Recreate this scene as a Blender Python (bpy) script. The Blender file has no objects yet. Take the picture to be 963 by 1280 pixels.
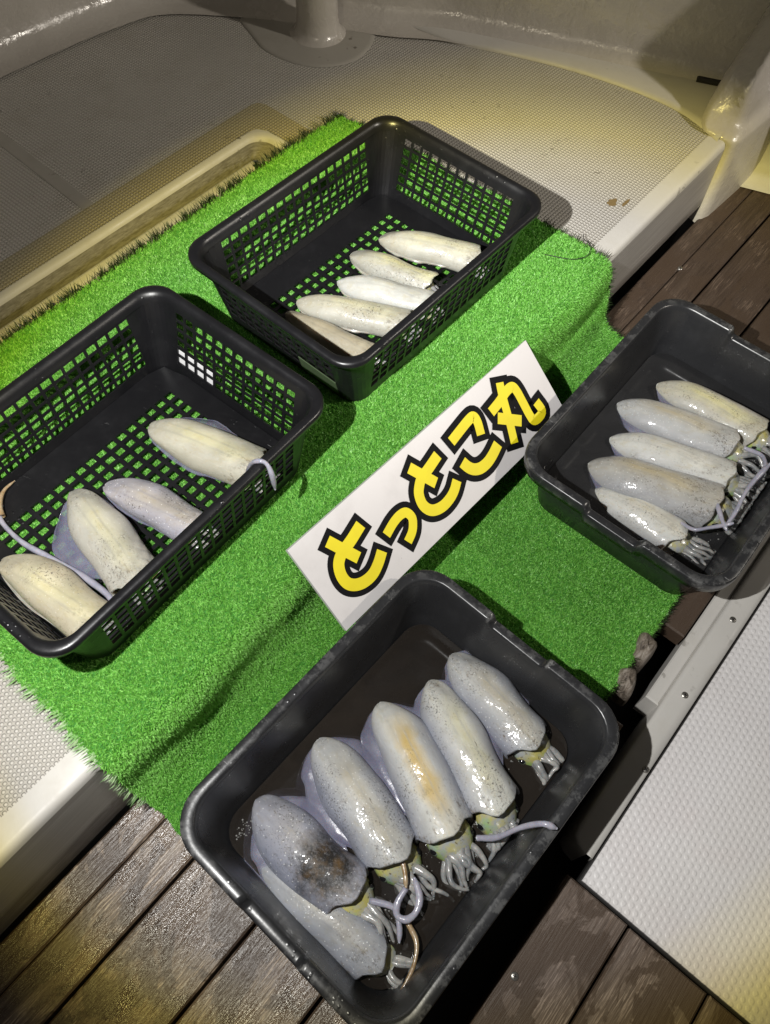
import bpy, math, random
import numpy as np
from mathutils import Vector, Matrix
random.seed(7); RNG = np.random.default_rng(11)
SC = bpy.context.scene
COL = SC.collection

# ------------------------------------------------------------------ camera, world, lamps, exposure
cam_d = bpy.data.cameras.new('camera'); cam = bpy.data.objects.new('camera', cam_d); COL.objects.link(cam)
R_ = Vector((0.644611, -0.763851, 0.031758)); U_ = Vector((0.653241, 0.571897, 0.496196)); F_ = Vector((0.397182, 0.299108, -0.867629))
m = Matrix((R_, U_, -F_)).transposed().to_4x4(); m.translation = Vector((0.0, -0.31077, 0.81507))
cam.matrix_world = m
cam_d.sensor_fit = 'VERTICAL'; cam_d.sensor_height = 36.0; cam_d.sensor_width = 27.0; cam_d.lens = 981.17/1280*36
cam_d.clip_start = 0.01; cam_d.clip_end = 200
SC.camera = cam

world = bpy.data.worlds.new('World'); SC.world = world; world.use_nodes = True
wn = world.node_tree; bg = wn.nodes['Background']
bg.inputs[0].default_value = (0.95, 0.87, 0.78, 1); bg.inputs[1].default_value = 0.05     # night air glow of the boat's own lamps

LAMP = Vector((-0.085, -0.05, 0.79)); AXIS = Vector((0.4434, 0.0075, -0.8963)).normalized()
ld = bpy.data.lights.new('headlamp', 'POINT'); lo = bpy.data.objects.new('headlamp', ld); COL.objects.link(lo)
lo.location = LAMP; ld.energy = 57.0; ld.shadow_soft_size = 0.006
ld.use_nodes = True
nt = ld.node_tree; N = nt.nodes; em = [n for n in N if n.type == 'EMISSION'][0]
geo = N.new('ShaderNodeNewGeometry'); dt = N.new('ShaderNodeVectorMath'); dt.operation = 'DOT_PRODUCT'
nt.links.new(geo.outputs['Incoming'], dt.inputs[0]); dt.inputs[1].default_value = tuple(AXIS)
ac = N.new('ShaderNodeMath'); ac.operation = 'ARCCOSINE'; nt.links.new(dt.outputs['Value'], ac.inputs[0])
dv = N.new('ShaderNodeMath'); dv.operation = 'DIVIDE'; nt.links.new(ac.outputs[0], dv.inputs[0]); dv.inputs[1].default_value = math.radians(60)
rp = N.new('ShaderNodeValToRGB'); nt.links.new(dv.outputs[0], rp.inputs[0])
els = rp.color_ramp.elements
els[0].position = 0.0; els[0].color = (0.60, 0.595, 0.585, 1)
els[1].position = 1.0; els[1].color = (0.0, 0.0, 0.0, 1)
for ps, c in ((0.25, (0.72, 0.71, 0.70)), (0.40, (0.98, 0.97, 0.95)), (0.468, (1.0, 0.98, 0.93)), (0.508, (1.12, 1.03, 0.72)), (0.540, (1.05, 0.89, 0.27)), (0.575, (0.46, 0.38, 0.10)), (0.618, (0.06, 0.053, 0.04)), (0.8, (0.05, 0.045, 0.036))):
    e = els.new(ps); e.color = (*c, 1)
nt.links.new(rp.outputs[0], em.inputs[0])
# the reflector throws further ahead (towards the back of the deck) than down at the wearer's feet
d2 = N.new('ShaderNodeVectorMath'); d2.operation = 'DOT_PRODUCT'; nt.links.new(geo.outputs['Incoming'], d2.inputs[0]); d2.inputs[1].default_value = tuple(Vector((0.78, 0.22, -0.585)).normalized())
r2 = N.new('ShaderNodeValToRGB'); nt.links.new(d2.outputs['Value'], r2.inputs[0]); e2 = r2.color_ramp.elements
e2[0].position = 0.40; e2[0].color = (0.25/2.4,)*3+(1,); e2[1].position = 1.0; e2[1].color = (2.2/2.4,)*3+(1,)
for ps, k in ((0.50, 0.36), (0.56, 0.47), (0.62, 0.72), (0.7, 0.84), (0.86, 1.0), (0.94, 1.35)): e = e2.new(ps); e.color = (k/2.4,)*3+(1,)
ms = N.new('ShaderNodeMath'); ms.operation = 'MULTIPLY'; nt.links.new(r2.outputs[0], ms.inputs[0]); ms.inputs[1].default_value = 2.4
nt.links.new(ms.outputs[0], em.inputs['Strength'])

sd = bpy.data.lights.new('boat_deck_light', 'SPOT'); so = bpy.data.objects.new('boat_deck_light', sd); COL.objects.link(so)
so.location = (1.6, -1.5, 1.35); sd.energy = 88; sd.shadow_soft_size = 0.05; sd.color = (1.0, 0.92, 0.81)
sd.spot_size = math.radians(56); sd.spot_blend = 0.75
so.rotation_euler = (Vector((0.72, 0.82, 0.05))-so.location).to_track_quat('-Z', 'Y').to_euler()

SC.view_settings.view_transform = 'Standard'; SC.view_settings.look = 'None'
SC.view_settings.exposure = 0.0; SC.view_settings.gamma = 1.0

# ------------------------------------------------------------------ helpers
def thing(name, label, cat, loc=(0, 0, 0), rotz=0.0, group=None):
    o = bpy.data.objects.new(name, None); COL.objects.link(o)
    o.location = loc; o.rotation_euler = (0, 0, rotz); o.empty_display_size = 0.02
    o['label'] = label; o['category'] = cat
    if group: o['group'] = group
    return o
def tag(o, label, cat, group=None):
    o['label'] = label; o['category'] = cat
    if group: o['group'] = group
    return o
def mesh(name, v, f, mat=None, parent=None, smooth=False, loc=None, mats=None, mi=None):
    me = bpy.data.meshes.new(name)
    me.from_pydata([tuple(map(float, p)) for p in v], [], f)
    me.update()
    for mm in (mats or ([mat] if mat else [])): me.materials.append(mm)
    if mi is not None: me.polygons.foreach_set('material_index', mi)
    if smooth: me.polygons.foreach_set('use_smooth', [True]*len(me.polygons))
    o = bpy.data.objects.new(name, me); COL.objects.link(o)
    if parent: o.parent = parent
    if loc: o.location = loc
    return o
def structure(o): o['kind'] = 'structure'; return o
def grid_faces(nr, nc, closed=False, off=0):
    f = []
    for i in range(nr-1):
        for j in range(nc if closed else nc-1):
            k = (j+1) % nc
            f.append((off+i*nc+j, off+i*nc+k, off+(i+1)*nc+k, off+(i+1)*nc+j))
    return f
def flip(f): return [tuple(reversed(q)) for q in f]
def catmull(p, n=6):
    p = np.array(p, float); out = []
    P = np.vstack([2*p[0]-p[1], p, 2*p[-1]-p[-2]])
    for i in range(len(p)-1):
        a, b, c, d = P[i:i+4]
        for t in np.linspace(0, 1, n, endpoint=False):
            out.append(0.5*((2*b)+(-a+c)*t+(2*a-5*b+4*c-d)*t*t+(-a+3*b-3*c+d)*t**3))
    out.append(p[-1]); return np.array(out)
def tube(path, radii, ns=8, cap=True, flat=1.0):
    path = np.array(path, float); n = len(path); V = []; F = []
    up = np.array([0.0, 0, 1.0])
    for i in range(n):
        t = path[min(i+1, n-1)]-path[max(i-1, 0)]; t /= np.linalg.norm(t)+1e-9
        a = np.cross(t, up)
        if np.linalg.norm(a) < 1e-3: a = np.cross(t, [1, 0, 0])
        a /= np.linalg.norm(a); b = np.cross(a, t)
        for k in range(ns):
            an = 2*math.pi*k/ns
            V.append(path[i]+radii[i]*(math.cos(an)*a+math.sin(an)*b*flat))
    F = grid_faces(n, ns, True)
    if cap:
        F.append(tuple(range(ns))); F.append(tuple(reversed(range((n-1)*ns, n*ns))))
    return V, F
def bevel_box(x0, x1, y0, y1, z0, z1, b=0.003):
    # box whose top edges are chamfered
    V = [(x0, y0, z0), (x1, y0, z0), (x1, y1, z0), (x0, y1, z0), (x0, y0, z1-b), (x1, y0, z1-b), (x1, y1, z1-b), (x0, y1, z1-b),
         (x0+b, y0+b, z1), (x1-b, y0+b, z1), (x1-b, y1-b, z1), (x0+b, y1-b, z1)]
    F = [(3, 2, 1, 0), (8, 9, 10, 11)]
    for i in range(4):
        j = (i+1) % 4; F += [(i, j, 4+j, 4+i), (4+i, 4+j, 8+j, 8+i)]
    return V, F
class MB:
    def __init__(s): s.v = []; s.f = []
    def add(s, vf):
        v, f = vf; o = len(s.v); s.v += [tuple(p) for p in v]; s.f += [tuple(i+o for i in q) for q in f]; return s
def sstep(a, b, x):
    t = np.clip((x-a)/(b-a), 0, 1); return t*t*(3-2*t)

# ------------------------------------------------------------------ materials
class NB:
    """small node builder"""
    def __init__(s, name, rough=0.5, color=(0.5, 0.5, 0.5)):
        s.m = bpy.data.materials.new(name); s.m.use_nodes = True
        s.t = s.m.node_tree; s.n = s.t.nodes; s.p = s.n['Principled BSDF']
        s.p.inputs['Roughness'].default_value = rough; s.p.inputs['Base Color'].default_value = (*color, 1)
        s.tc = s.n.new('ShaderNodeTexCoord')
    def L(s, a, b): s.t.links.new(a, b)
    def coord(s, kind='Object', scale=(1, 1, 1), rot=(0, 0, 0), loc=(0, 0, 0)):
        mp = s.n.new('ShaderNodeMapping'); mp.inputs['Scale'].default_value = scale; mp.inputs['Rotation'].default_value = rot; mp.inputs['Location'].default_value = loc
        s.L(s.tc.outputs[kind], mp.inputs[0]); return mp.outputs[0]
    def noise(s, vec, scale, detail=4, rough=0.55, dist=0.0):
        x = s.n.new('ShaderNodeTexNoise'); x.inputs['Scale'].default_value = scale; x.inputs['Detail'].default_value = detail
        x.inputs['Roughness'].default_value = rough; x.inputs['Distortion'].default_value = dist; s.L(vec, x.inputs['Vector']); return x.outputs[0]
    def voro(s, vec, scale, feature='F1', rnd=1.0, out=0):
        x = s.n.new('ShaderNodeTexVoronoi'); x.feature = feature; x.inputs['Scale'].default_value = scale
        x.inputs['Randomness'].default_value = rnd; s.L(vec, x.inputs['Vector']); return x.outputs[out]
    def ramp(s, fac, stops):
        r = s.n.new('ShaderNodeValToRGB'); e = r.color_ramp.elements
        for i, (p, c) in enumerate(stops):
            c = c if isinstance(c, tuple) else (c, c, c)
            if i < 2: e[i].position = p; e[i].color = (*c, 1)
            else: q = e.new(p); q.color = (*c, 1)
        s.L(fac, r.inputs[0]); return r.outputs[0]
    def math(s, op, a, b=None, c=None):
        x = s.n.new('ShaderNodeMath'); x.operation = op
        for i, v in enumerate((a, b, c)):
            if v is None: continue
            if isinstance(v, (int, float)): x.inputs[i].default_value = v
            else: s.L(v, x.inputs[i])
        return x.outputs[0]
    def mix(s, fac, a, b, mode='MIX'):
        x = s.n.new('ShaderNodeMix'); x.data_type = 'RGBA'; x.blend_type = mode
        for sock, v in ((x.inputs[0], fac), (x.inputs[6], a), (x.inputs[7], b)):
            if isinstance(v, (int, float)): sock.default_value = v
            elif isinstance(v, tuple): sock.default_value = (*v, 1)
            else: s.L(v, sock)
        return x.outputs[2]
    def sep(s, vec):
        x = s.n.new('ShaderNodeSeparateXYZ'); s.L(vec, x.inputs[0]); return x.outputs
    def bump(s, h, strength=0.3, dist=0.001, prev=None):
        b = s.n.new('ShaderNodeBump'); b.inputs['Strength'].default_value = strength; b.inputs['Distance'].default_value = dist
        s.L(h, b.inputs['Height'])
        if prev is not None: s.L(prev, b.inputs['Normal'])
        return b.outputs[0]
    def set(s, **k):
        for n_, v in k.items():
            i = s.p.inputs[n_.replace('_', ' ')]
            if isinstance(v, (int, float)): i.default_value = v
            elif isinstance(v, tuple): i.default_value = (*v, 1) if len(v) == 3 and i.type == 'RGBA' else v
            else: s.L(v, i)
        return s

def deck_material(name, base, pitch, smooth=False, rot=0.0):
    b = NB(name, 0.5)
    v = b.coord()
    big = b.noise(v, 2.2, 5, 0.6); mid = b.noise(v, 14, 5, 0.65); fine = b.noise(v, 90, 4)
    c = b.mix(b.ramp(big, [(0.35, 0.0), (0.7, 1.0)]), tuple(x*0.86 for x in base), base)
    c = b.mix(b.ramp(mid, [(0.52, 0.0), (0.8, 0.35)]), c, (base[0]*0.62, base[1]*0.58, base[2]*0.48))
    spot = b.ramp(b.noise(v, 46, 3, 0.6), [(0.64, 0.0), (0.70, 0.8)])
    gate = b.ramp(b.noise(v, 3.1, 2), [(0.50, 0.0), (0.64, 1.0)])
    c = b.mix(b.math('MULTIPLY', spot, gate), c, (0.10, 0.085, 0.065))
    nrm = b.bump(fine, 0.12, 0.002)
    if not smooth:
        k = 2*math.pi/pitch
        vs = b.sep(b.coord(rot=(0, 0, rot)))
        sx = b.math('SINE', b.math('MULTIPLY', vs[0], k)); sy = b.math('SINE', b.math('MULTIPLY', vs[1], k))
        h = b.math('MULTIPLY', sx, sy)
        h = b.math('ABSOLUTE', h)
        hh = b.ramp(h, [(0.25, 0.0), (0.70, 1.0)])
        nrm = b.bump(hh, 0.9, 0.0022, nrm)
        c = b.mix(b.math('MULTIPLY', b.math('SUBTRACT', 1.0, hh), 0.36), c, tuple(x*0.42 for x in (base[0], base[1]*.95, base[2]*.85)))
    b.set(Base_Color=c, Normal=nrm, Roughness=b.ramp(mid, [(0.3, 0.30), (0.7, 0.6)]))
    return b.m
M = {}
M['deck'] = deck_material('nonskid_deck', (0.60, 0.575, 0.53), 0.0112)
M['gel2'] = deck_material('grimy_gelcoat', (0.40, 0.38, 0.34), 0.01, smooth=True)
M['gel'] = deck_material('gelcoat', (0.60, 0.58, 0.54), 0.01, smooth=True)
M['deck_shade'] = deck_material('shaded_nonskid', (0.50, 0.445, 0.29), 0.0112)  # nonskid with shade and the yellow beam edge painted into its colour
def wall_material():
    b = NB('wet_gelcoat_wall', 0.25); v = b.coord()
    big = b.noise(v, 4, 5, 0.6); c = b.mix(b.ramp(big, [(0.3, 0.0), (0.75, 1.0)]), (0.43, 0.40, 0.36), (0.56, 0.53, 0.485))
    rust = b.math('MULTIPLY', b.ramp(b.noise(v, 9, 5, 0.7), [(0.64, 0.0), (0.72, 1.0)]), b.ramp(b.noise(v, 3, 2), [(0.5, 0.0), (0.62, 0.8)]))
    c = b.mix(rust, c, (0.20, 0.13, 0.06))
    crack = b.ramp(b.voro(b.coord(scale=(1, 1, .6)), 7, 'DISTANCE_TO_EDGE'), [(0.0, 1.0), (0.012, 0.0)])
    crack = b.math('MULTIPLY', crack, b.ramp(b.noise(v, 5, 2), [(0.66, 0.0), (0.72, 0.4)]))
    c = b.mix(crack, c, (0.07, 0.06, 0.05))
    n1 = b.bump(b.noise(v, 22, 4, 0.6, 0.3), 0.40, 0.006); n2 = b.bump(b.noise(v, 160, 3), 0.35, 0.0015, n1)
    b.set(Base_Color=c, Normal=n2, Roughness=b.ramp(b.noise(v, 20, 3), [(0.35, 0.14), (0.65, 0.34)]), Specular_IOR_Level=0.6)
    return b.m
M['wall'] = wall_material()
def wood_material(name, dark, light, wet, rot=0.0):
    b = NB(name, 0.4)
    inf = b.n.new('ShaderNodeObjectInfo')
    off = b.n.new('ShaderNodeCombineXYZ'); b.L(b.math('MULTIPLY', inf.outputs['Random'], 7.0), off.inputs[0]); b.L(b.math('MULTIPLY', inf.outputs['Random'], 3.0), off.inputs[1])
    def vec(sc):
        mp = b.n.new('ShaderNodeMapping'); mp.inputs['Scale'].default_value = sc; mp.inputs['Rotation'].default_value = (0, 0, rot)
        b.L(b.tc.outputs['Object'], mp.inputs[0]); b.L(off.outputs[0], mp.inputs['Location']); return mp.outputs[0]
    g = b.noise(vec((3, 60, 20)), 6, 6, 0.65, 0.6); g2 = b.noise(vec((1.2, 22, 8)), 5, 5, 0.6, 1.2)
    blot = b.noise(vec((9, 14, 9)), 1.6, 6, 0.62, 0.4); sc = b.noise(vec((8, 140, 40)), 4, 3, 0.7)
    c = b.mix(b.ramp(g, [(0.32, 0.0), (0.68, 1.0)]), tuple(x*0.55 for x in dark), dark)
    c = b.mix(b.math('MULTIPLY', b.ramp(g2, [(0.45, 0.0), (0.7, 1.0)]), 0.55), c, light)
    wear = b.math('MULTIPLY', b.ramp(sc, [(0.52, 0.0), (0.62, 1.0)]), b.ramp(blot, [(0.49, 0.0), (0.60, 0.85)]))
    c = b.mix(wear, c, tuple(min(1, x*(2.1 if wet > .5 else 1.5)) for x in light))
    film = b.ramp(b.noise(vec((8, 11, 8)), 1.3, 5, 0.6, 0.8), [(0.49, 0.0), (0.515, 1.0)])      # patches of brown coating left on the boards
    c = b.mix(b.math('MULTIPLY', film, 0.85), c, (0.066, 0.043, 0.028))
    gap = b.ramp(b.noise(vec((4, 90, 20)), 5, 4, 0.7), [(0.26, 1.0), (0.33, 0.0)])
    c = b.mix(b.math('MULTIPLY', gap, 0.7), c, (0.012, 0.009, 0.007))
    h = b.math('ADD', b.math('MULTIPLY', g, 0.7), b.math('MULTIPLY', sc, 0.5))
    nrm = b.bump(h, 0.6, 0.0018); nrm = b.bump(b.noise(vec((60, 60, 60)), 9, 3, 0.7), wet*0.35, 0.0007, nrm)
    ro = b.ramp(blot, [(0.42, 0.15), (0.60, 0.36)]) if wet > 0.5 else b.ramp(blot, [(0.3, 0.42), (0.62, 0.62)])
    b.set(Base_Color=c, Normal=nrm, Roughness=ro, Specular_IOR_Level=0.75 if wet > .5 else 0.45)
    return b.m
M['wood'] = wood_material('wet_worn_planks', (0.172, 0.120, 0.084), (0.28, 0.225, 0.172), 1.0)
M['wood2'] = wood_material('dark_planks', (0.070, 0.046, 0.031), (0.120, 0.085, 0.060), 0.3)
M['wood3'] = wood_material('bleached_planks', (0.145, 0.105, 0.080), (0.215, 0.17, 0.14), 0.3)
def black_plastic(name, col, rough, drops):
    b = NB(name, rough, col); v = b.coord()
    sc = b.noise(b.coord(scale=(1, 1, 1)), 30, 5, 0.7)
    c = b.mix(b.ramp(sc, [(0.55, 0.0), (0.8, 0.25)]), col, tuple(x*2.2 for x in col))
    n1 = b.bump(b.noise(v, 260, 3), 0.12, 0.0006)
    d = b.voro(v, 150, 'F1'); sel = b.ramp(b.noise(v, 22, 3, 0.6), [(0.56, 0.0), (0.66, 1.0)])
    h = b.math('MULTIPLY', b.ramp(d, [(0.0, 1.0), (0.30, 0.0)]), sel)
    n2 = b.bump(h, drops, 0.002, n1)
    scr = b.math('MULTIPLY', b.ramp(b.noise(b.coord(scale=(30, 6, 30), rot=(0, 0, .5)), 10, 3, 0.7), [(0.70, 0.0), (0.74, 1.0)]), b.ramp(b.noise(v, 9, 2), [(0.5, 0.0), (0.62, 0.6)]))
    c = b.mix(scr, c, (0.26, 0.26, 0.26))
    gm = b.n.new('ShaderNodeNewGeometry')
    ed = b.math('MULTIPLY', b.ramp(gm.outputs['Pointiness'], [(0.53, 0.0), (0.60, 1.0)]), b.ramp(b.noise(v, 55, 5, 0.75), [(0.50, 0.0), (0.58, 1.0)]))
    if name.startswith('charcoal'): c = b.mix(b.math('MULTIPLY', ed, 0.8), c, (0.34, 0.34, 0.33))
    b.set(Base_Color=c, Normal=n2, Roughness=b.ramp(sc, [(0.3, rough*0.75), (0.7, rough*1.25)]))
    return b.m
M['basket'] = black_plastic('black_basket_plastic', (0.0075, 0.0075, 0.0085), 0.36, 0.5)
M['tray'] = black_plastic('charcoal_tray_plastic', (0.022, 0.0225, 0.024), 0.30, 0.35)
def grass_material(name, a, b_, c_):
    b = NB(name, 0.42); g = b.n.new('ShaderNodeNewGeometry'); r = g.outputs['Random Per Island']
    c = b.ramp(r, [(0.0, a), (0.5, b_), (1.0, c_)])
    b.set(Base_Color=c, Specular_IOR_Level=0.35)
    tr = b.n.new('ShaderNodeBsdfTranslucent'); b.L(c, tr.inputs[0]); mx = b.n.new('ShaderNodeMixShader'); mx.inputs[0].default_value = 0.22
    b.L(b.p.outputs[0], mx.inputs[1]); b.L(tr.outputs[0], mx.inputs[2]); b.L(mx.outputs[0], b.n['Material Output'].inputs[0])
    return b.m
M['grass'] = grass_material('turf_blades', (0.115, 0.33, 0.04), (0.205, 0.555, 0.08), (0.37, 0.76, 0.19))
M['turf_back'] = NB('turf_backing', 0.8, (0.05, 0.22, 0.022)).m
M['fringe_dark'] = grass_material('dark_fringe', (0.010, 0.018, 0.006), (0.02, 0.035, 0.012), (0.05, 0.09, 0.03))
M['fringe_pale'] = grass_material('pale_fringe', (0.12, 0.32, 0.06), (0.30, 0.50, 0.20), (0.50, 0.62, 0.38))
def sign_white():
    b = NB('sign_white', 0.35); v = b.coord()
    c = b.mix(b.ramp(b.noise(v, 18, 5, 0.65), [(0.5, 0.0), (0.8, 0.35)]), (0.66, 0.635, 0.625), (0.47, 0.445, 0.43))
    c = b.mix(b.math('MULTIPLY', b.ramp(b.noise(v, 110, 3), [(0.72, 0.0), (0.75, 1.0)]), b.ramp(b.noise(v, 12, 2), [(0.52, 0.0), (0.6, 0.7)])), c, (0.12, 0.10, 0.08))
    b.set(Base_Color=c, Normal=b.bump(b.noise(v, 40, 3), 0.06, 0.001)); return b.m
M['sign'] = sign_white()
M['ink'] = NB('black_vinyl', 0.6, (0.006, 0.006, 0.007)).set(Specular_IOR_Level=0.12).m
def yel():
    b = NB('yellow_vinyl', 0.5); v = b.coord()
    b.set(Base_Color=b.mix(b.ramp(b.noise(v, 30, 4), [(0.4, 0.0), (0.8, 0.5)]), (0.80, 0.68, 0.012), (0.66, 0.53, 0.012))); return b.m
M['yellow'] = yel()
M['void'] = NB('dark_bilge', 0.5, (0.010, 0.009, 0.008)).m
M['steel'] = NB('screw_steel', 0.3, (0.5, 0.48, 0.44)).m; M['steel'].node_tree.nodes['Principled BSDF'].inputs['Metallic'].default_value = 0.9
M['rubber'] = NB('black_rubber', 0.5, (0.02, 0.019, 0.018)).m
M['shaded_label'] = NB('shaded_white_label', 0.4, (0.06, 0.085, 0.045)).m  # back basket's plate: shade and green bounce painted into the label colour
M['white_label'] = NB('white_label', 0.45, (0.72, 0.72, 0.72)).m
def groove_material():
    b = NB('stained_groove', 0.45); v = b.coord()
    n1 = b.noise(b.coord(scale=(4, 4, 20)), 14, 5, 0.7)
    b.set(Base_Color=b.ramp(n1, [(0.35, (0.16, 0.145, 0.11)), (0.7, (0.34, 0.32, 0.27))]), Normal=b.bump(n1, 0.3, 0.002)); return b.m
M['groove'] = groove_material()
def face_material():
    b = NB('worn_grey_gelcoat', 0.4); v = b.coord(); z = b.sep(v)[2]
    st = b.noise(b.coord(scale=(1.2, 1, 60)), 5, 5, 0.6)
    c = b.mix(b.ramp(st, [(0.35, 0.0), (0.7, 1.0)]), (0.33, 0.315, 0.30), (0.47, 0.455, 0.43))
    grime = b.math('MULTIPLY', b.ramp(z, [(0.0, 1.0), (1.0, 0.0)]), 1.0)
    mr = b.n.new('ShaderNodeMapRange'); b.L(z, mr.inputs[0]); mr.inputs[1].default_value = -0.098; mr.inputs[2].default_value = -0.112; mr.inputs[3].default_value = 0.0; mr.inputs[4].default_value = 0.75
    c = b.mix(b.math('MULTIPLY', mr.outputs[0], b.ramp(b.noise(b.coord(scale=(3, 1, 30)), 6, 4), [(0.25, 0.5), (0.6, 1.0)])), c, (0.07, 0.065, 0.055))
    b.set(Base_Color=c, Normal=b.bump(st, 0.25, 0.002), Roughness=0.38); return b.m
M['face'] = face_material()
def panel_material():
    b = NB('dimpled_panel', 0.45); v = b.coord()
    p = 0.0088
    # staggered rows of round studs
    mp = b.coord(scale=(1/p, 1/(p*0.87), 1), rot=(0, 0, 0.0)); s_ = b.sep(mp)
    row = b.math('FLOOR', s_[1]); odd = b.math('MULTIPLY', b.math('MODULO', b.math('ABSOLUTE', row), 2.0), 0.5)
    fx = b.math('SUBTRACT', b.math('FRACT', b.math('ADD', s_[0], odd)), 0.5); fy = b.math('SUBTRACT', b.math('FRACT', s_[1]), 0.5)
    d = b.math('SQRT', b.math('ADD', b.math('MULTIPLY', fx, fx), b.math('MULTIPLY', fy, fy)))
    wob = b.math('MULTIPLY', b.math('SUBTRACT', b.noise(v, 130, 3), 0.5), 0.5)
    h = b.ramp(b.math('ADD', d, wob), [(0.20, 1.0), (0.42, 0.0)])
    big = b.noise(v, 5, 5, 0.6)
    c = b.mix(b.ramp(big, [(0.3, 0.0), (0.7, 1.0)]), (0.66, 0.635, 0.625), (0.74, 0.72, 0.71))
    c = b.mix(b.ramp(b.noise(v, 9, 4), [(0.5, 0.0), (0.75, 0.45)]), c, (0.66, 0.585, 0.57))
    dirt = b.math('MULTIPLY', b.ramp(b.noise(v, 120, 3), [(0.70, 0.0), (0.74, 0.9)]), b.ramp(b.noise(v, 11, 2), [(0.5, 0.0), (0.6, 1.0)]))
    c = b.mix(dirt, c, (0.20, 0.14, 0.09))
    b.set(Base_Color=c, Normal=b.bump(b.noise(v, 60, 4), 0.25, 0.0015, b.bump(h, 0.42, 0.0014))); return b.m
M['panel'] = panel_material()
def water_material(name, col, alpha):
    b = NB(name, 0.04, col); v = b.coord()
    a = b.ramp(b.noise(v, 13, 4, 0.6, 0.8), [(0.35, alpha*0.75), (0.65, min(1, alpha*1.2))])
    b.set(Alpha=a, Normal=b.bump(b.noise(v, 45, 3), 0.10, 0.003), Base_Color=b.mix(b.noise(v, 8, 3), tuple(x*0.7 for x in col), tuple(x*1.3 for x in col))); return b.m
M['water'] = water_material('murky_inky_water', (0.022, 0.018, 0.0145), 0.72)
M['water2'] = water_material('grey_squid_water', (0.030, 0.030, 0.031), 0.66)
def weathered():
    b = NB('weathered_wood', 0.5); v = b.coord(scale=(1, 3, 1)); n1 = b.noise(v, 40, 6, 0.7, 1.0)
    b.set(Base_Color=b.ramp(n1, [(0.35, (0.05, 0.04, 0.03)), (0.5, (0.22, 0.18, 0.14)), (0.7, (0.42, 0.38, 0.33))]), Normal=b.bump(n1, 0.9, 0.004)); return b.m
M['lump'] = weathered()

# ------------------------------------------------------------------ setting: sea boat deck
FZ = -0.151
def sheet(name, pts, z, mat, parent=None):
    return mesh(name, [(x, y, z) for x, y in pts], [tuple(range(len(pts)))], mat, parent)
structure(sheet('hull_floor', [(-3, -3), (4, -3), (4, 3), (-3, 3)], -0.27, M['void']))

# raised deck: one swept shell with a rounded nosing, a front face and the groove of the hatch
deck = thing('raised_deck', 'raised cream nonskid deck', 'deck'); del deck['category']; del deck['label']; deck['kind'] = 'structure'
S0, S1, T1 = -1.4, 1.302, 1.5
nose = [(0.030, 0.0), (0.008, 0.0), (0.004, -0.0008), (0.001, -0.003), (-0.001, -0.007), (-0.002, -0.012)]
prof = [(t, z) for t, z in nose]
xs = np.linspace(S0, S1, 40)
V = [(x, t, z) for (t, z) in prof for x in xs]
mesh('nosing', V, grid_faces(len(prof), len(xs)), M['gel'], deck, True)
prof = [(-0.002, -0.012), (-0.0035, -0.06), (-0.005, -0.122), (0.012, -0.124), (0.02, -0.27)]
V = [(x, t, z-(0.0 if z > -0.1 else 0.026*(1-sstep(0.0, 0.9, x)))) for (t, z) in prof for x in xs]
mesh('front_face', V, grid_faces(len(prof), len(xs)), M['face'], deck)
GT0, GT1, GS0, GS1, GD = 0.549, 0.590, 0.738, 0.786, 0.052
mesh('nonskid_panel', [(x, y, 0) for x, y in ((S0, .030), (S1, .030), (1.42, .40), (GS1, .40), (GS0, .40), (S0, .40), (GS0-.0, GT0-.02), (S0, GT0-.02), (GS1+.012, .40), (S1, T1), (GS1+.012, GT1+.012), (S0, GT1+.012), (S0, T1), (GS0, .40), (1.42, .06), (1.42, T1))],
     [(0, 1, 14, 2, 8, 3, 4, 5), (5, 4, 6, 7), (8, 2, 15, 9, 10), (10, 9, 12, 11)], M['deck'], deck)
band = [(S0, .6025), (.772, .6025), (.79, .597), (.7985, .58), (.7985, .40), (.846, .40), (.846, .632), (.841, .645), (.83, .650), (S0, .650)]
mesh('shaded_band', [(x, y, 0.0006) for x, y in band], [(9, 0, 1, 8), (1, 2, 7, 8), (2, 3, 6, 7), (3, 4, 5, 6)], M['deck_shade'], deck)  # painted frame of shade round the groove, same deck surface
mesh('smooth_strip', [(x, y, 0.0006) for x, y in ((.474, .651), (.494, .651), (.509, 1.00), (.489, 1.00))], [(0, 1, 2, 3)], M['gel2'], deck)
# far wall of the groove: profile swept round the inner corner
gp = [(0.012, 0.0), (0.006, -0.0006), (0.002, -0.003), (0.0, -0.009)]
path = [(S0, GT1, 0, 1), (GS1-0.03, GT1, 0, 1)]
cx, cy, r = GS1-0.03, GT1-0.03, 0.03
rows = []
for (x, y, nx, ny) in path: rows.append((x, y, nx, ny))
for k in range(1, 9):
    a = math.pi/2*(1-k/8); rows.append((cx+r*math.cos(a), cy+r*math.sin(a), math.cos(a), math.sin(a)))
rows.append((GS1, 0.40, 1, 0))
V = [(x+nx*d, y+ny*d, z) for (d, z) in gp for (x, y, nx, ny) in rows]
mesh('groove_lip', V, flip(grid_faces(len(gp), len(rows))), M['gel'], deck, True)
V = [(x+nx*d, y+ny*d, z) for (d, z) in ((0.0, -0.009), (-0.005, -GD)) for (x, y, nx, ny) in rows]
mesh('groove_wall', V, flip(grid_faces(2, len(rows))), M['groove'], deck, True)
an = np.linspace(0, math.pi/2, 8)
ck = [(GS1+.0122, GT1+.0122, -0.0003)]+[(cx+(r+.0118)*math.cos(a), cy+(r+.0118)*math.sin(a), -0.0003) for a in an]
mesh('corner_fill', ck, [tuple(range(len(ck)))], M['gel'], deck)
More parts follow.
